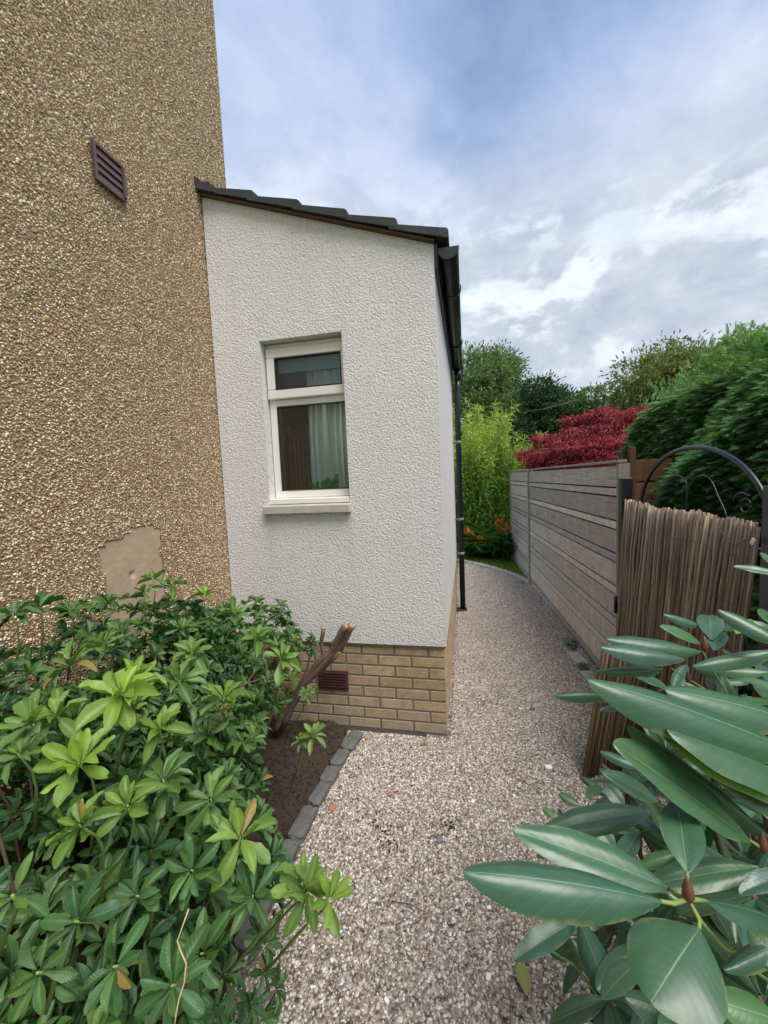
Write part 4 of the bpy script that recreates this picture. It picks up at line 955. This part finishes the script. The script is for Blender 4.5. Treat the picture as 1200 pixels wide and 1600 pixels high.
# ---- pruned stump against the plinth
PS = empty('pruned_stump', (-1.12, 2.25, 0), 'rough brown stump with sawn off branches in front of the brick base', 'stump')
mb = MB(); D2 = 2.32
def q(px, py, y): return at(px, py, 1, y)
cuts = MB()
limbs = [([(432, 1145, 2.30), (455, 1100, 2.30), (478, 1062, 2.29), (502, 1035, 2.27), (524, 1018, 2.25), (538, 1000, 2.23), (550, 977, 2.20)], [.036, .031, .033, .028, .030, .022, .021]),
         ([(440, 1140, 2.27), (470, 1078, 2.25), (497, 1048, 2.23), (520, 1022, 2.22), (528, 1000, 2.20), (541, 979, 2.18)], [.018, .017, .015, .014, .013, .013]), ([(470, 1072, 2.30), (505, 1045, 2.25), (530, 1020, 2.22)], [.016, .014, .010]),
         ([(500, 1040, 2.28), (508, 1028, 2.28), (502, 1010, 2.27), (505, 981, 2.26)], [.016, .014, .012, .014]),
         ([(510, 1030, 2.27), (520, 1010, 2.27), (528, 992, 2.27), (537, 976, 2.27)], [.015, .012, .010, .009]),
         ([(440, 1130, 2.33), (432, 1090, 2.33), (447, 1040, 2.32), (458, 1005, 2.31), (458, 992, 2.31)], [.014, .011, .009, .008, .008]),
         ([(430, 1125, 2.26), (425, 1090, 2.25), (440, 1050, 2.27), (470, 1012, 2.28)], [.012, .010, .008, .005]),
         ([(470, 1075, 2.33), (480, 1045, 2.33), (490, 1004, 2.33)], [.008, .007, .006]), ([(405, 1140, 2.2), (398, 1090, 2.22), (415, 1050, 2.25), (430, 1020, 2.27)], [.012, .010, .008, .006])]
for pts, rad in limbs:
    P3 = [q(*t_) for t_ in pts]; P4 = []; R4 = []
    for i_ in range(len(P3)-1):
        for j_ in range(3):
            t_ = j_/3; P4.append(P3[i_].lerp(P3[i_+1], t_)+Vector((random.uniform(-.003, .003), 0, random.uniform(-.003, .003)))); R4.append((rad[i_]*(1-t_)+rad[i_+1]*t_)*random.uniform(.88, 1.12))
    P4.append(P3[-1]); R4.append(rad[-1]*1.05); mb.tube(P4, R4, 11, wob=.20)
    e = P3[-1]; dv = (P3[-1]-P3[-2]).normalized(); cuts = MB(); cuts.tube([e-dv*.002, e+dv*.0025], rad[-1]*.86, 9); cuts.build('sawn_end', M['cut'], PS)
mb.build('trunk', M['stump'], PS)

# ================================================================== RHODODENDRON (right foreground)
RH = empty('rhododendron', (.65, .8, 0), 'large leaved glossy rhododendron in the right foreground', 'shrub')
CL = (-1, -.66, -.33, 0, .33, .66, 1)
tpR = [leaf_tpl(18, CL, .5, f, d, wav=.012, tex=.56, rnd_=q_, ph=f*9) for f, d, q_ in ((.16, .12, .16), (.06, .15, .26), (.18, .24, .10), (.26, .04, .20))]
lv = Leaves()
def rl(bx, by, bd, tx, ty, td, wpx, tone=0., roll=0., tp=0):
    a = P(bx, by, bd); b = P(tx, ty, td); dv = b-a; L = dv.length; mid = (a+b)/2; dist = (mid-EYE).dot(fw)
    W = wpx/FPX*dist
    tocam = (EYE-mid).normalized(); N = tocam*.8+Vector((0, 0, 1.0))*.7
    N = Matrix.Rotation(roll, 3, dv.normalized()) @ N
    Nn = N-dv.normalized()*N.dot(dv.normalized()); cosv = max(.35, abs(Nn.normalized().dot(tocam)))
    X = dv.cross(N).normalized(); W = .03
    def pr(p_): v_ = p_-EYE; z_ = v_.dot(fw); return Vector((600+FPX*v_.dot(rt2)/z_, 800+FPX*v_.dot(dn2)/z_))
    ax2 = (pr(b)-pr(a)).normalized(); pw = pr(mid+X*.005)-pr(mid-X*.005); perp = abs(pw.x*ax2.y-pw.y*ax2.x)/.01
    W = min(wpx*(.82 if wpx < 150 else 1)/max(perp, 1e-3), L*(.34 if wpx < .42*(pr(b)-pr(a)).length else .85))
    lv.add(tpR[tp], np.array([a]), np.array([dv]), np.array([N]), L, W, tone)
big = [
 (1032, 1408, .37, 740, 1336, .36, 104, 0, .1, 1), (1045, 1388, .41, 812, 1286, .43, 78, .02, .1, 0), (1074, 1362, .40, 1058, 1240, .46, 84, .0, 0, 2), (1092, 1452, .37, 1022, 1548, .325, 215, .04, 0, 1),
 (1105, 1408, .40, 1245, 1425, .42, 52, 0, -.3, 1), (1185, 1355, .46, 1008, 1372, .46, 70, .05, .1, 0),
 (1170, 1312, .46, 966, 1157, .46, 84, .08, .25, 3), (1215, 1320, .48, 1013, 1143, .48, 46, .10, -.3, 1), (1260, 1290, .46, 1090, 1180, .47, 60, .12, -.2, 3), (1235, 1365, .44, 1166, 1380, .42, 46, 0, 0, 2),
 (1262, 1185, .46, 952, 1036, .46, 66, 0, .15, 1), (1280, 1235, .46, 1068, 1112, .45, 44, .05, .5, 1), (1285, 1248, .47, 1062, 1119, .462, 44, .62, .5, 1), (1250, 1130, .5, 1060, 1062, .5, 60, 0, .1, 1),
 (1095, 1018, .78, 958, 985, .78, 34, 0, .1, 1), (1070, 1030, .76, 948, 998, .76, 28, 0, .2, 1), (1112, 1000, .80, 1108, 942, .90, 52, 0, 0, 2), (1116, 1016, .78, 1124, 972, .84, 46, 0, 0, 2), (1220, 1015, .66, 1088, 1027, .66, 30, 0, .1, 1), (1230, 1010, .62, 1130, 948, .66, 46, 0, .1, 1),
 (1100, 980, .85, 1044, 955, .85, 14, 0, .1, 1), (1096, 1006, .82, 1038, 974, .82, 20, 0, .2, 0), (1030, 1050, .84, 978, 1020, .84, 34, 0, .1, 1), (988, 1083, .83, 870, 1076, .83, 21, 0, .1, 1), (1003, 1094, .85, 944, 1101, .83, 26, 0, 0, 2), (1036, 1045, .82, 938, 1039, .82, 18, 0, .1, 1), (1065, 1108, .86, 975, 1082, .86, 28, 0, .6, 1), (1036, 1123, .86, 984, 1115, .86, 12, 0, .4, 0), (1058, 1168, .84, 1020, 1122, .84, 22, 0, .2, 0),
 (1150, 990, .75, 1175, 960, .8, 30, .5, 0, 0), (1200, 1050, .7, 1120, 1040, .72, 30, 0, .1, 1), (1028, 1252, .62, 950, 1203, .62, 34, .08, .1, 0), (1018, 1268, .58, 850, 1286, .56, 62, .08, .1, 0),
 (900, 1440, .80, 811, 1482, .74, 60, 0, 0, 2), (905, 1436, .78, 948, 1542, .66, 52, 0, .1, 1), (1000, 1500, .6, 942, 1545, .55, 60, .1, .3, 0), (905, 1212, 1.0, 950, 1240, .95, 20, 0, 0, 1), (915, 1248, .9, 940, 1220, .95, 26, .1, 0, 2), (975, 1262, .85, 945, 1222, .88, 26, 0, 0, 2), (905, 1258, .9, 874, 1238, .92, 20, .1, 0, 1), (868, 1278, .9, 848, 1260, .92, 15, .3, 0, 1),
 (1060, 1590, .42, 985, 1555, .42, 50, .0, 0, 1), (1130, 1620, .42, 1040, 1590, .4, 60, .08, 0, 0), (1230, 1600, .36, 1130, 1560, .36, 80, .05, 0, 1), (1250, 1460, .45, 1140, 1500, .42, 60, .03, 0, 1), (1240, 1520, .42, 1170, 1450, .45, 60, .0, 0, 0), (1010, 1570, .55, 1000, 1620, .5, 50, 0, 0, 1),
 (940, 1380, .62, 850, 1400, .6, 30, 0, .2, 1), (870, 1420, .7, 835, 1400, .7, 22, 0, 0, 2), (1180, 1270, .6, 1110, 1250, .6, 34, 0, .1, 1), (960, 1330, .7, 935, 1290, .72, 30, 0, 0, 2), (1000, 1200, .75, 940, 1170, .78, 26, 0, .1, 1), (1110, 1190, .7, 1040, 1200, .68, 32, 0, .1, 1)]
for b_ in big: rl(*b_)
# the rest of the bush: ordinary whorls filling its volume behind the near leaves
cw = [(1110, 1240, .80), (1040, 1180, .95), (1150, 1140, .85), (1180, 1060, 1.0), (1000, 1300, .85), (1070, 1330, .75), (960, 1420, .85), (1010, 1470, .72), (900, 1330, 1.05), (1150, 1480, .65), (1100, 1560, .60), (950, 1560, .75), (1190, 1200, .70), (1120, 1090, 1.05), (1210, 980, 1.0), (1250, 1100, .8), (1180, 1400, .62), (1050, 1080, 1.05), (1190, 1560, .55), (1000, 1590, .75), (930, 1480, .9), (1240, 1300, .7), (1080, 1270, .9), (1230, 900, 1.1), (1130, 1330, .9), (980, 1230, 1.0)]
Cc = np.array([P(*c) for c in cw]); Aw = np.c_[rng.normal(-.25, .35, len(cw)), rng.normal(-.35, .35, len(cw)), np.ones(len(cw))]
rosettes(lv, tpR, Cc, Aw, 9, rng.uniform(.10, .13, len(cw)), .33, (55, 105), 0.04)
kk = 60; Cd = np.c_[rng.uniform(.42, 1.0, kk), rng.uniform(.15, 1.35, kk), rng.uniform(.15, 1.0, kk)]
rosettes(lv, tpR, Cd, np.c_[rng.normal(-.3, .4, kk), rng.normal(-.2, .4, kk), np.ones(kk)], 8, .12, .33, (55, 105), 0.0)
lv.build('foliage', M['rhodo'], RH)
mb = MB(); rr = random.Random(9)
base = Vector((.82, .85, 0))
for c in list(Cc)+list(Cd[::3]):
    c = Vector(c); b0 = base+Vector((rr.uniform(-.12, .12), rr.uniform(-.25, .2), 0)); m1 = b0.lerp(c, .5)+Vector((rr.uniform(-.06, .06), rr.uniform(-.06, .06), .02)); mb.tube([b0, m1, c-Vector((0, 0, .05)), c], [.011, .008, .005, .004], 7)
mb.build('branches', M['twig'], RH)
mb = MB()
for pts in ([(1075, 1405, .385), (1095, 1440, .40), (1130, 1480, .44), (1210, 1540, .5)], [(1032, 1408, .372), (1052, 1412, .38), (1075, 1405, .385)], [(1045, 1388, .41), (1060, 1400, .395), (1075, 1405, .385)], [(1092, 1452, .37), (1093, 1440, .38), (1078, 1410, .388)], [(1105, 1408, .40), (1090, 1406, .39), (1075, 1405, .385)], [(1074, 1362, .40), (1073, 1385, .39), (1075, 1405, .385)],
            [(1170, 1312, .46), (1190, 1325, .46), (1230, 1350, .47)], [(1098, 1018, .79), (1115, 1050, .82), (1140, 1090, .88), (1180, 1140, .95)], [(860, 1485, .78), (900, 1510, .8), (930, 1550, .85), (960, 1600, .9)], [(1050, 1045, .84), (1090, 1070, .86), (1140, 1100, .9)]):
    mb.tube([P(*t_) for t_ in pts], [.0016]+[.0021]*(len(pts)-1), 7)
mb.build('young_stems', M['stem'], RH)
def bud(px, py, d, h):
    a = P(px, py, d); mb = MB(); up = Vector((-.05, 0, 1)); mb.tube([a-up*h*.25, a, a+up*h*.35, a+up*h*.7, a+up*h], [h*.13, h*.26, h*.24, h*.13, h*.02], 9); mb.build('bud', M['bud'], RH)
bud(1075, 1400, .385, .021); bud(1101, 1012, .79, .024); bud(1192, 1325, .46, .02); bud(1075, 1062, .85, .02)

# ================================================================== VEGETATION BEYOND
def crown(lv, tpls, centres, radii, n, L, asp, tone=0., up=.35, drop=0.):
    w_ = np.array([r[0]*r[1]*r[2] for r in radii])**.66; cnt = (n*w_/w_.sum()).astype(int)
    for c, r, k in zip(centres, radii, cnt):
        d = randdir(k); s = rng.uniform(.45, 1.08, k)**.6; pos = np.array(c)+d*np.array(r)*s[:, None]
        pos += .12*np.array(r)*np.sin(pos*7/np.array(r))
        D = norm(d+rng.normal(0, .7, (k, 3))+np.array([0, 0, -drop])); N = norm(rng.normal(0, .6, (k, 3))+np.array([0, 0, up]) + d*.5)
        lv.add(tpls[0], pos, D, N, L*rng.uniform(.7, 1.3, k), L*asp*rng.uniform(.8, 1.2, k), tone)
def tree(name, base, H, spread, mat, label, cat, nclump, nleaf, L, asp=.5, zlo=.25, seed=0, shape='round', trunk_r=.12):
    rr = random.Random(seed); root = empty(name, base, label, cat); b = Vector(base); cs, rs_ = [], []
    for i in range(nclump):
        t = zlo+(1-zlo)*(i+.5)/nclump
        if shape == 'round': rad = spread*math.sqrt(max(.08, 1-((t-.55)/.52)**2))
        elif shape == 'cone': rad = spread*(1.05-t)**.8
        a = rr.uniform(0, 6.28)+i*2.4; q_ = rad*rr.uniform(.25, .85)
        cs.append((b.x+math.cos(a)*q_, b.y+math.sin(a)*q_, b.z+H*t*(.95))); s = spread*rr.uniform(.22, .42)*(1 if shape == 'round' else .8)
        rs_.append((s, s, s*rr.uniform(.5, .85)))
    lv = Leaves(); crown(lv, [leaf_tpl(2, (-1, 0, 1), .5, .3, .2)], cs, rs_, nleaf, L, asp)
    # loose outer sprays break up the outline
    kk = int(nleaf*.10); ci = rng.integers(0, nclump, kk); d = randdir(kk); d[:, 2] = np.abs(d[:, 2])
    pos = np.array(cs)[ci]+d*np.array(rs_)[ci]*rng.uniform(1.0, 1.45, kk)[:, None]
    lv.add(leaf_tpl(2, (-1, 0, 1), .5, .3, .2), pos, d, randdir(kk), L, L*asp)
    lv.build('crown', mat, root)
    mb = MB(); mb.tube([b, b+Vector((.02*H, 0, H*.35)), b+Vector((0, .02*H, H*.7)), b+Vector((.01, 0, H*.9))], [trunk_r, trunk_r*.75, trunk_r*.4, trunk_r*.12], 10, wob=.06)
    for c in cs:
        z0 = b+Vector((0, 0, max(.1, (c[2]-b.z)*.62))); c = Vector(c); mb.tube([z0, z0.lerp(c, .5)+Vector((0, 0, .03*H)), c], [trunk_r*.32, trunk_r*.2, trunk_r*.06], 6)
    mb.build('trunk', M['bark'], root); return root

# bamboo
BB = empty('bamboo', (.45, 9.2, 0), 'tall yellow green bamboo clump at the end of the path', 'bamboo')
lv = Leaves(); tp = [leaf_tpl(3, (-1, 1), .35, 0, .25)]; mb = MB()
for i in range(95):
    bx, by = rng.uniform(-.5, 1.15), rng.uniform(9.1, 10.2); H = rng.uniform(2.1, 3.4)*(1 if bx < .9 else .82); lean = rng.normal(0, .12, 2)+np.array([.06*(bx-.3), -.08])
    f = lambda t: np.array([bx+lean[0]*H*t**2*1.1, by+lean[1]*H*t**2, H*t])
    mb.tube([Vector(f(t)) for t in (0, .35, .7, 1)], [.007, .006, .004, .0015], 5)
    k = 330; t = rng.uniform(.12, 1.0, k)**.85; base_ = np.array([f(x) for x in t]); sp_ = (.26*(1-t)+.08)[:, None]
    off = randdir(k)*sp_*rng.random((k, 1)); D = norm(off+np.array([0, 0, -.05])+rng.normal(0, .06, (k, 3))); D[:, 2] += np.where(t > .6, .45, -.25)
    lv.add(tp[0], base_+off, D, randdir(k)+np.array([0, 0, .6]), rng.uniform(.07, .125, k), .019, np.clip((t*H-1.3)/1.2, 0, 1)*rng.uniform(.5, 1, k))
lv.build('foliage', M['bamboo'], BB); mb.build('culms', M['stem'], BB)
# daylilies / crocosmia
def strap_clump(cx, cy, n, H, label, flowers):
    n = int(n*1.4); H *= 1.1; tpf = leaf_tpl(3, (-1, 0, 1), .55, .3, .3)
    root = empty('crocosmia', (cx, cy, 0), label, 'flowering plant', 'crocosmia clumps at the lawn edge'); lv = Leaves(); tp = leaf_tpl(8, (-1, 0, 1), .3, .35, .75)
    th = rng.random(n)*6.28; el = rng.uniform(.25, 1.0, n); D = np.c_[np.cos(th)*el, np.sin(th)*el, np.ones(n)]
    lv.add(tp, np.c_[cx+rng.normal(0, .12, n), cy+rng.normal(0, .10, n), np.zeros(n)], D, np.c_[-np.cos(th), -np.sin(th), el], H*rng.uniform(.7, 1.2, n), .022)
    lv.build('leaves', M['strap'], root); tpf = leaf_tpl(3, (-1, 0, 1), .55, .3, .3)
    for (fx, fy, fz) in flowers:
        fl = Leaves(); mb = MB()
        mb.tube([(cx, cy, .1), (cx*.5+fx*.5, cy*.5+fy*.5, fz*.8), (fx, fy, fz)], .003, 4)
        for _ in range(7):
            c = np.array([fx, fy, fz])+rng.normal(0, .045, 3); rosettes(fl, [tpf], c, randdir(1)+np.array([[0, 0, .5]]), 5, .045, .5)
        mb.build('flower_stem', M['stem'], root); fl.build('flower', M['flower'], root)
strap_clump(.20, 8.65, 170, .75, 'left clump of strap leaves with orange flowers beside the downpipe', [tuple(at(733, 828, 1, 7.8)), tuple(at(747, 838, 1, 7.8))])
strap_clump(.68, 8.45, 190, .72, 'right clump of strap leaves with orange flowers against the fence', [tuple(at(779, 812, 1, 7.6)), tuple(at(786, 822, 1, 7.6)), tuple(at(793, 825, 1, 7.5)), tuple(at(777, 818, 1, 7.6))])
# red maple
MP = empty('red_maple', (2.05, 7.9, 0), 'dark red Japanese maple behind the timber fence', 'tree'); rr = random.Random(2)
lv = Leaves(); tpm = leaf_tpl(2, (-1, 0, 1), .4, .3, .35); cs, rs_ = [], []
for px, py, y, s in ((835, 712, 8.3, .36), (860, 690, 8.3, .36), (885, 700, 7.8, .42), (905, 680, 8.0, .42), (930, 700, 7.5, .45), (950, 672, 7.8, .42), (925, 658, 8.2, .34), (960, 655, 7.8, .34), (975, 690, 7.4, .42), (990, 712, 7.0, .36), (870, 722, 8.0, .40), (950, 725, 7.4, .42), (910, 725, 7.8, .42), (845, 730, 8.3, .32), (940, 645, 8.0, .24), (990, 690, 7.0, .28), (900, 660, 8.3, .22)):
    c = at(px, py, 1, y); cs.append(tuple(c)); rs_.append((s*.92, s*.9, s*.32))
for _ in range(26):
    i_ = rng.integers(0, 17); a_ = rng.random()*6.28; c_ = cs[i_]; cs.append((c_[0]+math.cos(a_)*.36, c_[1]+math.sin(a_)*.3, c_[2]+rng.uniform(-.05, .16))); rs_.append((.17, .17, .06))
crown(lv, [tpm], cs, rs_, 26000, .055, .32, up=1.0, drop=.8)
k_ = 3200; ii = rng.integers(0, len(cs), k_); dd_ = randdir(k_)*np.array([1, 1, .6]); dd_[:, 2] = np.abs(dd_[:, 2])*1.3
lv.add(tpm, np.array(cs)[ii]+dd_*np.array(rs_)[ii]*rng.uniform(1.0, 1.55, k_)[:, None], dd_+np.array([0, 0, -.3]), randdir(k_)+np.array([0, 0, .8]), .05, .016)
lv.build('crown', M['maple'], MP); mb = MB(); b = Vector((2.05, 7.9, 0))
mb.tube([b, b+Vector((.05, 0, .6)), b+Vector((0, .05, 1.2))], [.06, .05, .035], 8)
for c in cs: c = Vector(c); mb.tube([b+Vector((0, 0, 1.1)), b.lerp(c, .5)+Vector((0, 0, .9)), c], [.028, .016, .004], 6)
mb.build('trunk', M['bark'], MP)
# conifer hedge on the right
HD = empty('conifer_hedge', (2.2, 3.6, 0), 'tall dense green conifer hedge behind the iron gate', 'hedge')
def spray_tpl(s=1):
    V, Q, U = [], [], []; n = 0
    def seg(a, b, w0):
        nonlocal n
        a, b = np.array(a, float), np.array(b, float); d = b-a; p_ = np.array([-d[1], d[0], 0]); p_ = p_/np.linalg.norm(p_)*w0
        for v_ in (a-p_, a+p_, b+p_*.25, b-p_*.25): V.append(v_); U.append((0, v_[1]))
        Q.append((n, n+1, n+2, n+3)); n += 4
    seg((0, 0, 0), (0, 1, -.22), .035)
    for i in range(7):
        t = .12+.8*i/7; l = .42*(1-t*.72); z = -.22*t*t
        for s_ in (-1, 1): seg((0, t, z), (s_*l*.72, t+l*.8, z-.06-.1*random.random()), .042)
    return np.array(V), np.array(Q), np.array(U)
tps = [spray_tpl() for _ in range(4)]; lv = Leaves()
def hedge_h(y): return 2.53-.05*max(0, y-3.2)+.05*math.sin(y*2.1)+.05*math.sin(y*5.3)
n = 52000; yy = rng.uniform(.6, 5.3, n); ph = rng.random(n)
hh = np.array([hedge_h(y) for y in yy]); side = ph < .78
u = rng.random(n); zz_ = np.where(side, .25+(hh-.45)*u**.9, hh-.05+rng.normal(0, .05, n))
bulge = .10*np.sin(zz_*5+yy*3)+.10*np.sin(yy*4.3+zz_*2.1)+.05*np.sin(yy*11+zz_*9)
xx = np.where(side, 1.64+.42*np.clip(zz_-1.6, 0, 2)**1.2+bulge*.8, rng.uniform(1.95, 3.2, n))
xx = np.where((~side) & (yy > 4.1), xx+(yy-4.1)**2*.5, xx)
zz_ = np.where(side, zz_, zz_+.10*np.sin(xx*6+yy*4)+.03*(xx-2))
# rounded far end of the hedge
endm = yy > 4.1; xx = xx+np.where(endm & side, (yy-4.1)**2*.5, 0)
xx += rng.uniform(-.02, .14, n)
D = np.where(side[:, None], np.c_[-np.ones(n), rng.normal(0, .55, n), rng.normal(.12, .28, n)], np.c_[rng.normal(-.3, .6, n), rng.normal(0, .6, n), rng.uniform(.2, .9, n)])
N = np.c_[rng.normal(0, .35, n), rng.normal(0, .35, n), np.ones(n)]
tone = np.clip(np.where(side, (zz_-1.55)*.65, .7)+rng.normal(0, .18, n), 0, 1)*np.clip(.5+np.sin(yy*6+zz_*4)*.5+.2, 0, 1)  # paler with height: sky light on the upper slope put into the colour
Ls = rng.uniform(.055, .145, n)
si = rng.integers(0, 4, n)
for i_ in range(4):
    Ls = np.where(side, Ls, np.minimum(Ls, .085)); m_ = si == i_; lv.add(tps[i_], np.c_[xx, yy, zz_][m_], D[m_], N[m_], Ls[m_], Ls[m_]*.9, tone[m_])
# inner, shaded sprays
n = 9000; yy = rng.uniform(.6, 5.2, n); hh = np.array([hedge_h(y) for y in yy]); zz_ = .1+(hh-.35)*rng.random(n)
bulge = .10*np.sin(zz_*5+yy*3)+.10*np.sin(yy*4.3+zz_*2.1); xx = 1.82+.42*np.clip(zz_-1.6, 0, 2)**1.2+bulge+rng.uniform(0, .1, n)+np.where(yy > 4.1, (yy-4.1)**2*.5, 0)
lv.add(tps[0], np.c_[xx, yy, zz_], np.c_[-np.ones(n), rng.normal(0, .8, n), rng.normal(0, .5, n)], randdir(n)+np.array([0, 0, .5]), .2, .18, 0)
# plume tops reaching above
n = 900; yy = rng.uniform(1.2, 5.2, n); xx = rng.uniform(1.98, 2.7, n); hh = np.array([hedge_h(y) for y in yy])
lv.add(tps[1], np.c_[xx, yy, hh+rng.uniform(-.05, .12, n)], np.c_[rng.normal(0, .3, n), rng.normal(0, .3, n), np.ones(n)], randdir(n), .10, .05, .4)
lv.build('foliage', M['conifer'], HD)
cor = sheet('dark_core', .6, 5.1, 0.02, 1.0, 1.98, 60, 30, M['twig'], plane='yz', parent=HD, fn=None)  # solid brown sheet added inside the hedge to block light
for v_ in cor.data.vertices:
    y, t = v_.co.y, v_.co.z; z = t*(hedge_h(y)-.18); v_.co = Vector((1.98+.42*max(0, z-1.6)**1.2+.10*math.sin(z*5+y*3)+.10*math.sin(y*4.3+z*2.1)+(max(0, y-4.1)**2*.5), y, z))
mb = MB()
for i in range(6):
    y = 1.0+.62*i; mb.tube([(2.15, y, 0), (2.15, y+.03, 1.2), (2.3, y, hedge_h(y)-.2)], [.06, .045, .01], 7)
for i in range(130):
    y = rng.uniform(.8, 4.0); z = rng.uniform(.3, 1.9); mb.tube([(2.15, y, z-.1), (1.92, y+rng.normal(0, .1), z+.02), (1.74, y+rng.normal(0, .15), z+.06)], [.012, .008, .004], 5)
mb.build('branches', M['twig'], HD)
# far trees
tree('broadleaf_tree', (.9, 21, 0), 7.8, 3.0, M['tree1'], 'rounded mid green tree rising behind the bamboo next to the gutter', 'tree', 60, 46000, .17, .45, .12, 1)
tree('broadleaf_tree', (-2.6, 24, 0), 7.4, 3.4, M['tree1'], 'green tree mostly hidden behind the extension', 'tree', 30, 9000, .2, .45, .12, 21)
tree('dark_conifer_tree', (3.15, 17, 0), 5.2, 1.9, M['tree2'], 'dark spreading conifer between the bamboo and the red maple', 'tree', 46, 26000, .17, .3, .15, 3)
tree('garden_tree', (4.3, 16.5, 0), 4.5, 1.5, M['tree1'], 'low green bushy tree just above the red maple', 'tree', 32, 18000, .15, .45, .1, 5)
tree('garden_tree', (6.3, 14, 0), 5.1, 2.3, M['tree3'], 'olive tinged tree with loose twiggy top beyond the hedge end', 'tree', 64, 46000, .125, .42, .1, 7)
tree('garden_tree', (9.0, 15, 0), 5.6, 2.6, M['tree3'], 'olive green tree rising over the middle of the hedge', 'tree', 44, 26000, .15, .42, .1, 9)
tree('garden_shrub', (2.6, 11.5, 0), 2.5, 1.3, M['tree1'], 'pale green shrub behind the red maple and bamboo', 'shrub', 24, 12000, .075, .45, .1, 11, trunk_r=.05)
tree('garden_shrub', (-.7, 12.0, 0), 3.0, 1.3, M['tree2'], 'dark green shrub behind the bamboo beside the downpipe', 'shrub', 24, 9000, .09, .45, .05, 12, trunk_r=.05)
hb = Leaves(); crown(hb, [leaf_tpl(2, (-1, 0, 1), .5, .3, .2)], [(x, 30+2*math.sin(x), 1.6) for x in range(-24, 30, 3)], [(2.6, 1.6, 2.3)]*18, 26000, .28, .5)
tag(hb.build('far_hedge', M['tree2']), 'distant mass of dark greenery closing the gardens', 'hedge', kind='stuff')
mb = MB(); mb.tube([at(812, 645, 1, 11), at(850, 639, 1, 11), at(905, 624, 1, 11.2)], .006, 5); tag(mb.build('clothes_line', M['wire']), 'thin line strung across above the bamboo and maple', 'line')
